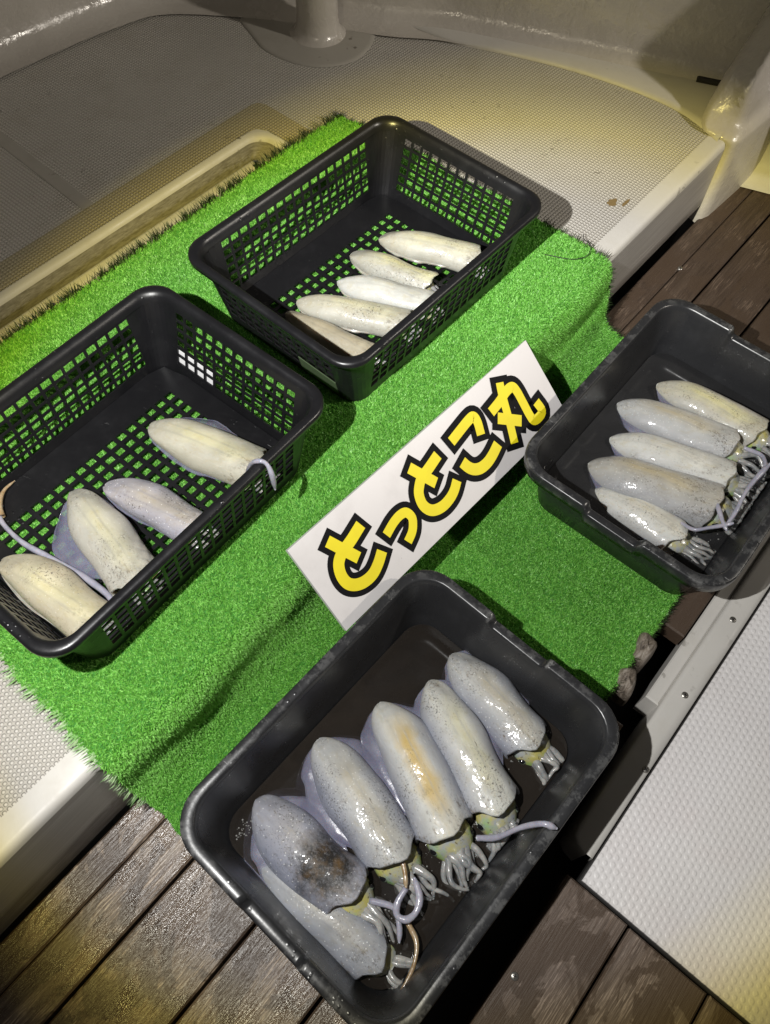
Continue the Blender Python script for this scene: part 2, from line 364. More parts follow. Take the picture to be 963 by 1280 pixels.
V = [(S0, GT1+.01, -GD), (S0, .38, -GD), (GS1+.01, .38, -GD), (GS1+.01, GT1+.01, -GD)]
mesh('groove_floor', V, [(0, 1, 2, 3)], M['gel'], deck)
hp = [(-0.02, 0.0), (-0.006, 0.0), (-0.002, -0.001), (0.0, -0.004), (0.001, -GD+0.001)]
rows = [(S0, GT0, 0, 1), (GS0-0.012, GT0, 0, 1)] + [(GS0-0.012+0.012*math.sin(a), GT0-0.012+0.012*math.cos(a), math.sin(a), math.cos(a)) for a in np.linspace(0.3, math.pi/2, 5)] + [(GS0, 0.40, 1, 0)]
V = [(x+nx*d, y+ny*d, z+0.0002) for (d, z) in hp for (x, y, nx, ny) in rows]
mesh('hatch_edge', V, flip(grid_faces(len(hp), len(rows))), M['gel'], deck, True)

# end of deck beyond S1: outer strip closes to the hull
hull_pts = [(-1.4, 1.14), (0.0, 1.10), (0.623, 1.062), (0.835, 1.038), (0.94, 1.0), (1.04, 0.885), (1.13, 0.74), (1.185, 0.64), (1.25, 0.545), (1.33, 0.36), (1.385, 0.22), (1.44, 0.09), (1.475, 0.0), (1.50, -0.07), (1.56, -0.25), (1.63, -0.6), (1.66, -1.4)]
hp_ = catmull(hull_pts, 6)
hn = np.zeros_like(hp_); tg = np.gradient(hp_, axis=0); hn[:, 0] = -tg[:, 1]; hn[:, 1] = tg[:, 0]; hn /= np.linalg.norm(hn, axis=1)[:, None]   # outward
bul = thing('bulwark', 'wet cream gelcoat bulwark wall curving round the deck', 'wall')
prof = [(-0.055, 0.0035), (-0.03, 0.005), (-0.012, 0.013), (-0.002, 0.03), (0.003, 0.07), (0.012, 0.2), (0.02, 0.34), (0.03, 0.5), (0.10, 0.505), (0.10, 0.2)]
V = []
for d, z in prof:
    for i in range(len(hp_)):
        V.append((hp_[i, 0]+hn[i, 0]*d, hp_[i, 1]+hn[i, 1]*d, z))
mesh('wall_panel', V, grid_faces(len(prof), len(hp_)), M['wall'], bul, True)
k0 = int(np.argmin(np.abs(hp_[:, 1]-0.03)))
prof = [(-0.05, -0.149), (-0.02, -0.142), (-0.004, -0.12), (0.0, -0.06), (0.003, 0.07)]
V = []
for d, z in prof:
    for i in range(k0, len(hp_)):
        V.append((hp_[i, 0]+hn[i, 0]*d-0.003, hp_[i, 1]+hn[i, 1]*d, z))
mesh('well_wall', V, grid_faces(len(prof), len(hp_)-k0), M['gel'], bul, True)
# smooth waterway ledge between nonskid and wall
ledge_in = [(1.185, 0.612), (1.204, 0.521), (1.245, 0.42), (1.279, 0.325), (1.30, 0.24), (1.312, 0.159), (1.312, 0.10), (1.300, 0.05), (1.285, 0.012)]
li = catmull(ledge_in, 5)
ends = np.linspace(0, 1, len(li))
seg = hp_[(hp_[:, 1] < 0.66) & (hp_[:, 1] > 0.0)]
sl = np.stack([np.interp(ends, np.linspace(0, 1, len(seg)), seg[:, k]) for k in (0, 1)], 1)
V = []
for w_, z in ((0.0, 0.0004), (0.02, 0.005), (0.08, 0.0075), (1.0, 0.0085)):
    for i in range(len(li)): V.append((*(li[i]*(1-w_)+sl[i]*w_), z))
mesh('waterway_ledge', V, flip(grid_faces(4, len(li))), M['gel'], deck, True)

# frame knee at the end of the raised deck
knee = thing('hull_knee', 'glossy cream hull frame leaning at the right end of the raised deck', 'frame')
lv = [(-0.16, 1.300, 0.030, 1.296, -0.012), (-0.02, 1.300, 0.034, 1.298, -0.010), (0.004, 1.285, 0.045, 1.300, -0.006), (0.02, 1.298, 0.058, 1.325, 0.004), (0.07, 1.345, 0.060, 1.335, 0.008), (0.15, 1.430, 0.060, 1.385, 0.010), (0.30, 1.52, 0.06, 1.46, 0.008), (0.5, 1.58, 0.06, 1.53, 0.008)]
lv = catmull(lv, 4)
V = []; nc = 9
for z, ls, lt, rs, rt in lv:
    rs2 = rs; back = max(1.55, rs+0.06)
    ring = [(back, lt+0.012), (ls+0.03, lt+0.006), (ls+0.006, lt-0.001), (ls+0.25*(rs-ls), lt+0.25*(rt-lt)-0.0), (ls+0.7*(rs-ls), lt+0.7*(rt-lt)), (rs-0.002, rt+0.003), (rs+0.003, rt-0.003), (rs+0.02, rt-0.009), (back, rt-0.022)]
    V += [(x, y, z) for x, y in ring]
mesh('frame_web', V, flip(grid_faces(len(lv), nc)), M['wall'], knee, True)
# mooring post on its flange
post = thing('mooring_post', 'round cream painted post standing on the far deck', 'post', (1.062, 0.712, 0))
V = []; F = []
rows = [(0.052, 0.003), (0.044, 0.008), (0.039, 0.018), (0.037, 0.035), (0.0365, 0.12), (0.0365, 0.30), (0.041, 0.305), (0.041, 0.32), (0.0, 0.321)]
for r, z in rows:
    for k in range(28): V.append((r*math.cos(2*math.pi*k/28), r*math.sin(2*math.pi*k/28), z))
mesh('shaft', V, grid_faces(len(rows), 28, True), M['wall'], post, True)
fl = catmull([(0.97, 0.80), (0.952, 0.745), (0.960, 0.675), (0.994, 0.622), (1.055, 0.598), (1.13, 0.622), (1.17, 0.68), (1.12, 0.77), (1.06, 0.85), (1.0, 0.86), (0.97, 0.80)], 5)[:-1]
c = fl.mean(0); V = []
for w_, z in ((0.94, 0.0006), (0.92, 0.0025), (0.87, 0.0032), (0.4, 0.0034)):
    V += [((p[0]-c[0])*w_+c[0]-1.062, (p[1]-c[1])*w_+c[1]-0.712, z) for p in fl]
mesh('flange', V, grid_faces(4, len(fl), True)+[tuple(range(3*len(fl), 4*len(fl)))], M['gel2'], post, True)

# ------------------------------------------------------------------ wooden floor: every plank its own part
wood = bpy.data.objects.new('wood_floor', None); COL.objects.link(wood); wood['kind'] = 'structure'
def plank(x0, x1, y0, y1, mat, dz=0.0):
    o = mesh('plank', *bevel_box(x0, x1, min(y0, y1), max(y0, y1), FZ-0.03, FZ+dz, 0.0022), mat, wood); return o
rowsT = [(-0.010, -0.0485), (-0.0497, -0.1030), (-0.1068, -0.2020), (-0.2058, -0.3030), (-0.3068, -0.3970)]
for i, (a, b_) in enumerate(rowsT):
    if i == 4:
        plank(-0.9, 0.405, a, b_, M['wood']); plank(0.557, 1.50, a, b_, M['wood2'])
    else:
        if i < 2: plank(-0.9, 0.46+0.05*i, a, b_, M['wood'])
        else: plank(-0.9, 0.46+0.05*i, a, b_, M['wood'])
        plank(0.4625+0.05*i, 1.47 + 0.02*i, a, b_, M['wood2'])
for i, (a, b_) in enumerate([(-0.437, -0.5165), (-0.5205, -0.6155), (-0.6195, -0.715), (-0.719, -0.815), (-0.819, -0.915), (-0.919, -1.015)]):
    plank(-0.9, 0.2185-0.001*(i % 2), a, b_, M['wood3'])
def screw(x, y, z, mat=M['steel']):
    n = 14; V = [(x, y, z+0.0014)]; F = []
    for r, zz in ((0.0038, 0.0013), (0.0046, 0.0004), (0.0047, -0.002)):
        V += [(x+r*math.cos(2*math.pi*k/n), y+r*math.sin(2*math.pi*k/n), z+zz) for k in range(n)]
    F = [(0, 1+k, 1+(k+1) % n) for k in range(n)]
    F += [(1+i*n+k, 1+(i+1)*n+k, 1+(i+1)*n+(k+1) % n, 1+i*n+(k+1) % n) for i in range(2) for k in range(n)]
    return V, F
def add_screw(x, y, z, parent, ang=0.4):
    o = mesh('screw', *screw(x, y, z), M['steel'], parent, True)
    mb = MB()
    for a in (ang, ang+math.pi/2):
        c_, s_ = math.cos(a), math.sin(a); L, w = 0.0026, 0.0005
        mb.add(([(x+c_*u-s_*v, y+s_*u+c_*v, z+0.00165) for u, v in ((-L, -w), (L, -w), (L, w), (-L, w))], [(0, 1, 2, 3)]))
    mesh('cross_slot', mb.v, mb.f, M['rubber'], o)
add_screw(0.098, -0.449, FZ, wood)
add_screw(1.16, -0.05, FZ, wood, .1)

# dimpled white deck panel at right with its rail
pan = bpy.data.objects.new('deck_panel', None); COL.objects.link(pan); pan['kind'] = 'structure'
mesh('dimpled_sheet', *bevel_box(0.2235, 1.9, -1.6, -0.4535, FZ-0.02, FZ+0.001, 0.002), M['panel'], pan)
mesh('rubber_gasket', *bevel_box(0.2205, 1.9, -1.6, -0.4505, FZ-0.03, FZ-0.004, 0.0015), M['rubber'], pan)
rail = thing('gutter_rail', 'white painted rail strip with screws beside the dimpled white panel', 'rail')
rp_ = [(-0.4500, -0.03), (-0.4498, 0.001), (-0.4485, 0.0028), (-0.440, 0.0032), (-0.424, 0.003), (-0.4195, 0.0022), (-0.4180, -0.002), (-0.4165, -0.07)]
xs = [0.249, 0.252, 0.258] + list(np.linspace(0.27, 1.5, 14))
V = []
for t, z in rp_:
    for i, x in enumerate(xs):
        sc = (0.25, 0.7, 0.95)[i] if i < 3 else 1.0
        tt = -0.4500+(t+0.4500)*sc
        V.append((x, tt, FZ+z))
mesh('rail_strip', V, grid_faces(len(rp_), len(xs)), M['gel'], rail, True)
mesh('gutter_ledge', *bevel_box(0.457, 1.5, -0.4178, -0.3995, FZ-0.06, FZ-0.0045, 0.002), M['gel'], rail)
for x, y in ((0.487, -0.436), (0.62, -0.434), (0.375, -0.445), (0.80, -0.434)): add_screw(x, y, FZ+0.0028, rail, x*7)
# two rounded lumps of weathered timber peeping out by the corner of the turf
def lump(cx, cy, a, b_, h, rot, label):
    V = []; nr, ns = 9, 20; rs = np.random.default_rng(int(cx*1000))
    ph = rs.uniform(0, 6.28, 4)
    for i in range(nr):
        th = math.pi/2*i/(nr-1)
        for k in range(ns):
            an = 2*math.pi*k/ns
            q = 1+0.09*math.sin(3*an+ph[0])+0.05*math.sin(5*an+ph[1])
            r = math.cos(th)**0.45*q
            x, y = a*r*abs(math.cos(an))**0.7*np.sign(math.cos(an)), b_*r*abs(math.sin(an))**0.7*np.sign(math.sin(an))
            V.append((x*math.cos(rot)-y*math.sin(rot), x*math.sin(rot)+y*math.cos(rot), h*math.sin(th)*(1+0.05*math.sin(2*an+ph[2]))))
    o = mesh('timber_stub', V, grid_faces(nr, ns, True)+[tuple(range((nr-1)*ns, nr*ns))], M['lump'], None, True, (cx, cy, FZ-0.035))
    tag(o, label, 'wood stub', 'weathered timber stubs')
lump(0.508, -0.364, 0.026, 0.0150, 0.050, 0.15, 'rounded weathered timber stub beside the turf corner, nearer the right tray')
lump(0.456, -0.369, 0.021, 0.0160, 0.046, 0.30, 'smaller half shaded timber stub between turf corner and front tray')

# ------------------------------------------------------------------ turf mat
turf = thing('turf_mat', 'bright green artificial turf mat draped over the deck edge with frayed borders', 'turf mat')
tp = [(0.513, 0.0035), (0.40, 0.0035), (0.25, 0.0035), (0.12, 0.0035), (0.05, 0.0038), (0.018, 0.0045), (0.004, 0.0036), (-0.0055, -0.006), (-0.0100, -0.030), (-0.0135, -0.070), (-0.0200, -0.105), (-0.034, -0.130), (-0.058, -0.1425), (-0.09, -0.1465), (-0.16, -0.1475), (-0.25, -0.1475), (-0.363, -0.1475)]
tpc = catmull(tp, 8)
arc = np.concatenate([[0], np.cumsum(np.linalg.norm(np.diff(tpc, axis=0), axis=1))])
ARC = arc[-1]
def prof_at(v):
    return np.interp(v, arc, tpc[:, 0]), np.interp(v, arc, tpc[:, 1])
def edges(v):
    t, z = prof_at(v)
    sr = np.interp(v, [0, 0.03, 0.06, 0.3, 0.5, 0.62, 0.75, ARC], [0.898, 0.908, 0.912, 0.917, 0.919, 0.936, 0.952, 0.957])
    sl = np.interp(v, [0, 0.3, 0.5, 0.7, ARC], [-0.034, -0.033, -0.037, -0.034, -0.034])
    return sl+0.0015*np.sin(v*60)+0.001*np.sin(v*143), sr+0.002*np.sin(v*47)
def turf_pt(u, v):
    """u 0..1 across, v metres down the mat -> position and normal"""
    sl, sr = edges(v); s = sl+(sr-sl)*u
    vv = v+0.004*np.sin(s*13+1)*(1-u)*1.0
    # last bit of the mat at the lower right is cut back at an angle
    t, z = prof_at(vv)
    t2, z2 = prof_at(np.clip(vv+0.004, 0, ARC)); t1, z1 = prof_at(np.clip(vv-0.004, 0, ARC))
    dt_, dz_ = t2-t1, z2-z1; l = np.hypot(dt_, dz_)+1e-9
    nt_, nz_ = dz_/l, -dt_/l          # normal in the t-z plane, pointing up / outward
    neg = nz_ < 0; nt_ = np.where(neg & (np.abs(nz_) > .99), -nt_, nt_); nz_ = np.abs(nz_)
    nt_ = np.where(v > 0.45, -np.abs(nt_), nt_)
    w = 0.0034*np.sin(s*15+v*9)*np.sin(v*19+s*5)+0.0018*np.sin(s*41+2)*np.sin(v*43)+0.0018*np.sin(v*52+s*14+1.5*np.sin(s*9))*sstep(0.3, 0.5, v)
    w = np.maximum(w, -0.0012)+0.0012
    # a ruck in the cloth along the fold, strongest at the left and at the right corner
    ruck = 0.007*np.exp(-((v-0.545)/0.03)**2)*(np.exp(-((s-0.07)/0.10)**2)+0.9*np.exp(-((s-0.84)/0.07)**2))
    w = w+ruck
    lift = 0.006*sstep(0.02, 0.0, v)
    P = np.stack([s, t+nt_*w, z+nz_*w+lift], -1); Nn = np.stack([np.zeros_like(s), nt_, nz_], -1)
    return P, Nn
nu, nv = 90, 150
uu, vv = np.meshgrid(np.linspace(0, 1, nu), np.linspace(0, ARC, nv)); P, _n = turf_pt(uu.ravel(), vv.ravel())
mesh('backing', P, flip(grid_faces(nv, nu)), M['turf_back'], turf, True)
def blades(name, P, Nn, h, w, lean, mat, parent, bias=None, bend=0.5):
    n = len(P)
    ang = RNG.uniform(0, 2*np.pi, n); rx = np.stack([np.cos(ang), np.sin(ang), np.zeros(n)], -1)
    hh = h*RNG.uniform(0.65, 1.25, n)[:, None]
    ln = lean*RNG.uniform(0.2, 1.2, n)[:, None]
    dirv = Nn + rx*ln
    if bias is not None: dirv = dirv+bias
    dirv /= np.linalg.norm(dirv, axis=1)[:, None]
    a2 = RNG.uniform(0, 2*np.pi, n); side = np.stack([np.cos(a2), np.sin(a2), 0.2*RNG.normal(size=n)], -1)
    side = side-dirv*(side*dirv).sum(1)[:, None]; side /= np.linalg.norm(side, axis=1)[:, None]
    ww = (w*RNG.uniform(0.7, 1.3, n))[:, None]
    V = np.stack([P-side*ww/2, P+side*ww/2, P+dirv*hh+rx*hh*bend*0.3], 1).reshape(-1, 3)
    me = bpy.data.meshes.new(name); me.vertices.add(3*n); me.vertices.foreach_set('co', V.astype(np.float32).ravel())
    me.loops.add(3*n); me.loops.foreach_set('vertex_index', np.arange(3*n, dtype=np.int32))
    me.polygons.add(n); me.polygons.foreach_set('loop_start', np.arange(0, 3*n, 3, dtype=np.int32)); me.polygons.foreach_set('loop_total', np.full(n, 3, dtype=np.int32))
    me.update(); me.materials.append(mat)
    o = bpy.data.objects.new(name, me); COL.objects.link(o); o.parent = parent; o['kind'] = 'stuff'; return o
n = 820000
P, Nn = turf_pt(RNG.uniform(0, 1, n), RNG.uniform(0, ARC, n)); blades('pile', P, Nn, 0.0040, 0.0015, 1.25, M['grass'], turf)
# frayed borders
n = 2600; v = RNG.uniform(0, 0.006, n); clump = np.sin(np.linspace(0, 1, n)*260+np.sin(np.linspace(0, 1, n)*37)*6)
u = np.linspace(0, 1, n)+RNG.normal(size=n)*0.001
P, Nn = turf_pt(np.clip(u, 0, 1), v); keep = RNG.uniform(-1.3, 1, n) < clump
bi = np.tile([0.12, 0.75, -0.25], (n, 1))
blades('dark_fringe', P[keep], Nn[keep], 0.016, 0.0017, 0.5, M['fringe_dark'], turf, bi[keep])
n = 1500; v = np.linspace(0, ARC, n)+RNG.normal(size=n)*0.001; P, Nn = turf_pt(RNG.uniform(0.0, 0.006, n), np.clip(v, 0, ARC))
keep = (RNG.uniform(-1.4, 1, n) < np.sin(v*320+3*np.sin(v*41))) & (v < 0.64)
blades('pale_fringe', P[keep]+np.array([0, 0, 0.001]), Nn[keep]*0.10, 0.0135, 0.0017, 0.22, M['fringe_pale'], turf, np.tile([-1.0, 0.12, 0.05], (keep.sum(), 1)), 0.3)
n = 1500; v = np.linspace(0, ARC, n); P, Nn = turf_pt(RNG.uniform(0.994, 1, n), np.clip(v, 0, ARC))
keep = RNG.uniform(-1.2, 1, n) < np.sin(v*300+2*np.sin(v*55))
blades('dark_fringe', P[keep], Nn[keep], 0.010, 0.0016, 0.5, M['fringe_dark'], turf, np.tile([0.8, 0.1, 0.0], (keep.sum(), 1)))
n = 1300; u = np.linspace(0.35, 1, n); P, Nn = turf_pt(u, ARC-RNG.uniform(0, 0.004, n))
blades('dark_fringe', P, Nn, 0.008, 0.0016, 0.5, M['fringe_dark'], turf, np.tile([0.1, -0.8, 0.0], (n, 1)))
# loose thread lying on the turf
th = catmull([(0.853, 0.070, 0.013), (0.870, 0.035, 0.014), (0.893, 0.022, 0.013), (0.915, 0.030, 0.013), (0.921, 0.045, 0.012), (0.930, 0.052, 0.011)], 6)
tag(mesh('thread', *tube(th, [0.0006]*len(th), 5), M['rubber'], None, True), 'thin black loose thread curling on the turf beside the rear basket', 'thread')

# ------------------------------------------------------------------ rounded rectangle loops
def rr_loop(L, W, r, nl=40, nw=64, nc=8):
    """points counter-clockwise from the +x side; returns xy"""
    pts = []
    a, b = L/2-r, W/2-r
    def seg(p, q, n):
        for i in range(n): pts.append((p[0]+(q[0]-p[0])*i/n, p[1]+(q[1]-p[1])*i/n))
    def arc_(cx, cy, a0):
        for i in range(nc): an = a0+math.pi/2*i/nc; pts.append((cx+r*math.cos(an), cy+r*math.sin(an)))
    seg((L/2, -b), (L/2, b), nw); arc_(a, b, 0); seg((a, W/2), (-a, W/2), nl); arc_(-a, b, math.pi/2)
    seg((-L/2, b), (-L/2, -b), nw); arc_(-a, -b, math.pi); seg((-a, -W/2), (a, -W/2), nl); arc_(a, -b, 1.5*math.pi)
    return np.array(pts)
def make_tray(name, label, loc, rot, water_z, wmat):
    L, W, H = 0.406, 0.305, 0.114
    t = thing(name, label, 'tray', loc, rot, 'charcoal plastic trays')
    def rows(profile):
        V = []
        for ins, z, dip in profile:
            lp = rr_loop(L-2*ins, W-2*ins, max(0.018, 0.046-ins*0.6))
            w = dip*(np.abs(lp[:, 0]) > L/2-ins-0.03)*sstep(0.0415, 0.0355, np.abs(lp[:, 1]-0.0))*sstep(0.0, 1.0, np.ones(len(lp)))
            V += [(x, y, z-0.0120*k) for (x, y), k in zip(lp, w)]
        return V, len(lp)
    outer = [(0.036, 0.0, 0), (0.033, 0.003, 0), (0.024, 0.05, 0), (0.016, H-0.018, 1)]
    V, n = rows(outer); F = grid_faces(len(outer), n, True)+[tuple(reversed(range(n)))]
    inner = [(0.0148, H-0.008, 1), (0.019, H-0.025, 0.6), (0.026, 0.05, 0), (0.034, 0.014, 0), (0.038, 0.007, 0), (0.046, 0.0045, 0)]
    V2, n = rows(inner); F += grid_faces(len(inner), n, True, len(V))
    F.append(tuple(range(len(V)+(len(inner)-1)*n, len(V)+len(inner)*n)))
    mesh('tray_body', V+V2, F, M['tray'], t, True)
    rim = [(0.016, H-0.0185, 1), (0.004, H-0.0185, 1), (0.001, H-0.021, 1), (0.0, H-0.012, 1), (0.0001, H-0.0030, 1), (0.0008, H-0.0008, 1), (0.0022, H, 1), (0.0108, H-0.0003, 1), (0.0122, H-0.0011, 1), (0.0134, H-0.0034, 1), (0.0150, H-0.0095, 1)]
    V, n = rows(rim); mesh('rim', V, grid_faces(len(rim), n, True), M['tray'], t, True)
    ins = 0.036-(water_z-0.006)/0.1*0.017
    lp = rr_loop(L-2*ins, W-2*ins, 0.03, 12, 12, 6)
    o = mesh('water', [(x, y, water_z) for x, y in lp], [tuple(range(len(lp)))], wmat, t); o['kind'] = 'stuff'
    return t
make_tray('plastic_tray', 'charcoal plastic tray of squid in inky water at the front on the planks', (0.163, -0.239, -0.141), math.radians(-1.4), 0.032, M['water'])
make_tray('plastic_tray', 'charcoal plastic tray of squid at the right beyond the sign', (0.7585, -0.2445, -0.141), math.radians(0.2), 0.034, M['water2'])

# ------------------------------------------------------------------ slotted baskets
def lattice(pos, ue, ve, solid, closed=False):
    """pos(u, v, side) -> point; cells solid(i, j) get two skins and hole walls"""
    nu, nv = len(ue), len(ve); nci = nu if closed else nu-1
    V = []; F = []
    for side in (0, 1):
        for j in range(nv):
            for i in range(nu): V.append(pos(ue[i], ve[j], side))
    N_ = nu*nv
    idx = lambda i, j, s: s*N_+j*nu+(i % nu)
    def S(i, j):
        if j < 0 or j >= nv-1: return False
        if closed: i %= nci
        elif i < 0 or i >= nci: return False
        return solid(i, j)
    for j in range(nv-1):
        for i in range(nci):
            if not S(i, j): continue
            F.append((idx(i, j, 0), idx(i+1, j, 0), idx(i+1, j+1, 0), idx(i, j+1, 0)))
            F.append((idx(i, j, 1), idx(i, j+1, 1), idx(i+1, j+1, 1), idx(i+1, j, 1)))
            if not S(i-1, j): F.append((idx(i, j, 0), idx(i, j+1, 0), idx(i, j+1, 1), idx(i, j, 1)))
            if not S(i+1, j): F.append((idx(i+1, j, 0), idx(i+1, j, 1), idx(i+1, j+1, 1), idx(i+1, j+1, 0)))
            if not S(i, j-1): F.append((idx(i, j, 0), idx(i, j, 1), idx(i+1, j, 1), idx(i+1, j, 0)))
            if not S(i, j+1): F.append((idx(i, j+1, 0), idx(i+1, j+1, 0), idx(i+1, j+1, 1), idx(i, j+1, 1)))
    return V, F
BL, BW, BH = 0.400, 0.291, 0.113
def build_basket(label, loc, rot, plate='white_label'):
    t = thing('slotted_basket', label, 'basket', loc, rot, 'black slotted baskets')
    tw = 0.0018
    ins = lambda z: 0.033-0.023*(z/BH)
    inw = lambda z: 0.022-0.012*(z/BH)
    cr = lambda z: 0.026+0.006*(z/BH)
    z0, z1, nrow = 0.0175, 0.0985, 6
    pitch = (z1-z0)/nrow
    ze = [0.0, 0.004]; zsol = [1, 1]
    for k in range(nrow):
        a = z0+k*pitch; ze += [a+0.0015, a+pitch-0.0015]; zsol += [0, 1]
    ze += [BH-0.004]; hole_j = [j for j, s in enumerate(zsol) if s == 0]
    def wall(axis, sign):
        half = (BL if axis == 0 else BW)/2
        other = BW if axis == 0 else BL
        ncol = 17 if axis == 0 else 12
        u0 = 0.142 if axis == 0 else 0.098
        p = 2*u0/ncol
        ue = []; hole = []
        # corner arcs carry parameters beyond +-1 (quarter of the rounding on each side)
        for k in range(5): ue.append(('arc', -1, k/4*0.5+0.5)); hole.append(0)
        ue = [('arc', -1, 1-k/4) for k in range(5)]; hole = [0]*5   # from 45 degrees to the straight
        for k in range(ncol):
            a = -u0+k*p; ue += [('s', a+p*0.115, 0), ('s', a+p*0.885, 0)]; hole += [1, 0]
        ue += [('arc', 1, k/4) for k in range(5)]; hole += [0]*5
        def pos(u, z, side):
            e_ = 0.0 if side == 0 else tw; r = max(0.004, cr(z)-e_)
            a_, b_ = (ins(z), inw(z)) if axis == 0 else (inw(z), ins(z))
            hl = half-a_-e_; ho = other/2-b_-e_
            if u[0] == 's': x, y = u[1], ho
            else:
                an = math.pi/4*u[2]; x = u[1]*(hl-r+r*math.sin(an)); y = ho-r+r*math.cos(an)
            if axis == 0: q = (x*sign, y*sign)
            else: q = (y*sign, -x*sign)
            return (q[0], q[1], z)
        hs = set(i for i, h in enumerate(hole) if h)
        V, F = lattice(pos, ue, ze, lambda i, j: not (i in hs and j in hole_j))
        mesh('side_wall', V, F, M['basket'], t)
    for ax in (0, 1):
        for sg in (1, -1): wall(ax, sg)
    # rim: rolled lip
    prof = [(0.0115, BH-0.006), (0.004, BH-0.007), (0.0006, BH-0.009), (0.0, BH-0.004), (0.0007, BH-0.0006), (0.003, BH+0.001), (0.0078, BH+0.0011), (0.0108, BH-0.0003), (0.0135, BH-0.006), (0.0145, BH-0.012)]
    V = []
    for i_, z in prof:
        lp = rr_loop(BL-2*i_, BW-2*i_, 0.033-i_*0.3, 20, 16, 9); V += [(x, y, z) for x, y in lp]
    mesh('rim', V, grid_faces(len(prof), len(lp), True), M['basket'], t, True)
    # slotted base
    hx, hy = BL/2-0.0345, BW/2-0.0235; r = 0.024
    def edges_(h, n, margin):
        p = 2*(h-margin)/n; e = [-h]; hl = [0]
        for k in range(n):
            a = -h+margin+k*p; e += [a+p*0.165, a+p*0.835]; hl += [1, 0]
        e.append(h); return e, set(i for i, q in enumerate(hl) if q)
    ex, hxs = edges_(hx, 17, 0.0278); ey, hys = edges_(hy, 11, 0.0395)
    def posb(u, v, side):
        x, y = u, v
        ax_, ay_ = abs(x)-(hx-r), abs(y)-(hy-r)
        if ax_ > 0 and ay_ > 0:
            d = math.hypot(ax_, ay_)
            if d > r: x = math.copysign(hx-r+ax_*r/d, x); y = math.copysign(hy-r+ay_*r/d, y)
        return (x, y, 0.0062 if side == 0 else 0.0036)
    V, F = lattice(posb, ex, ey, lambda i, j: not (i in hxs and j in hys))
    mesh('slotted_base', V, F, M['basket'], t)
    # white label plate on the outside of one end
    v0, f0 = bevel_box(-0.032, 0.032, -0.0135, 0.0135, 0, 0.0012, 0.0004)
    ang = math.atan2(0.023, BH)
    V = []
    for x, y, z in v0:
        zz = 0.024+y*math.cos(ang); V.append((BL/2-ins(zz)+0.0005+z, 0.066+x, zz))
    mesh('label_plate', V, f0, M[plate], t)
    return t
build_basket('black slotted plastic basket of squid at the left', (0.1885, 0.2015, 0.0085), math.radians(1.8))
build_basket('black slotted plastic basket of squid at the back', (0.6295, 0.216, 0.0085), math.radians(179.4), 'shaded_label')

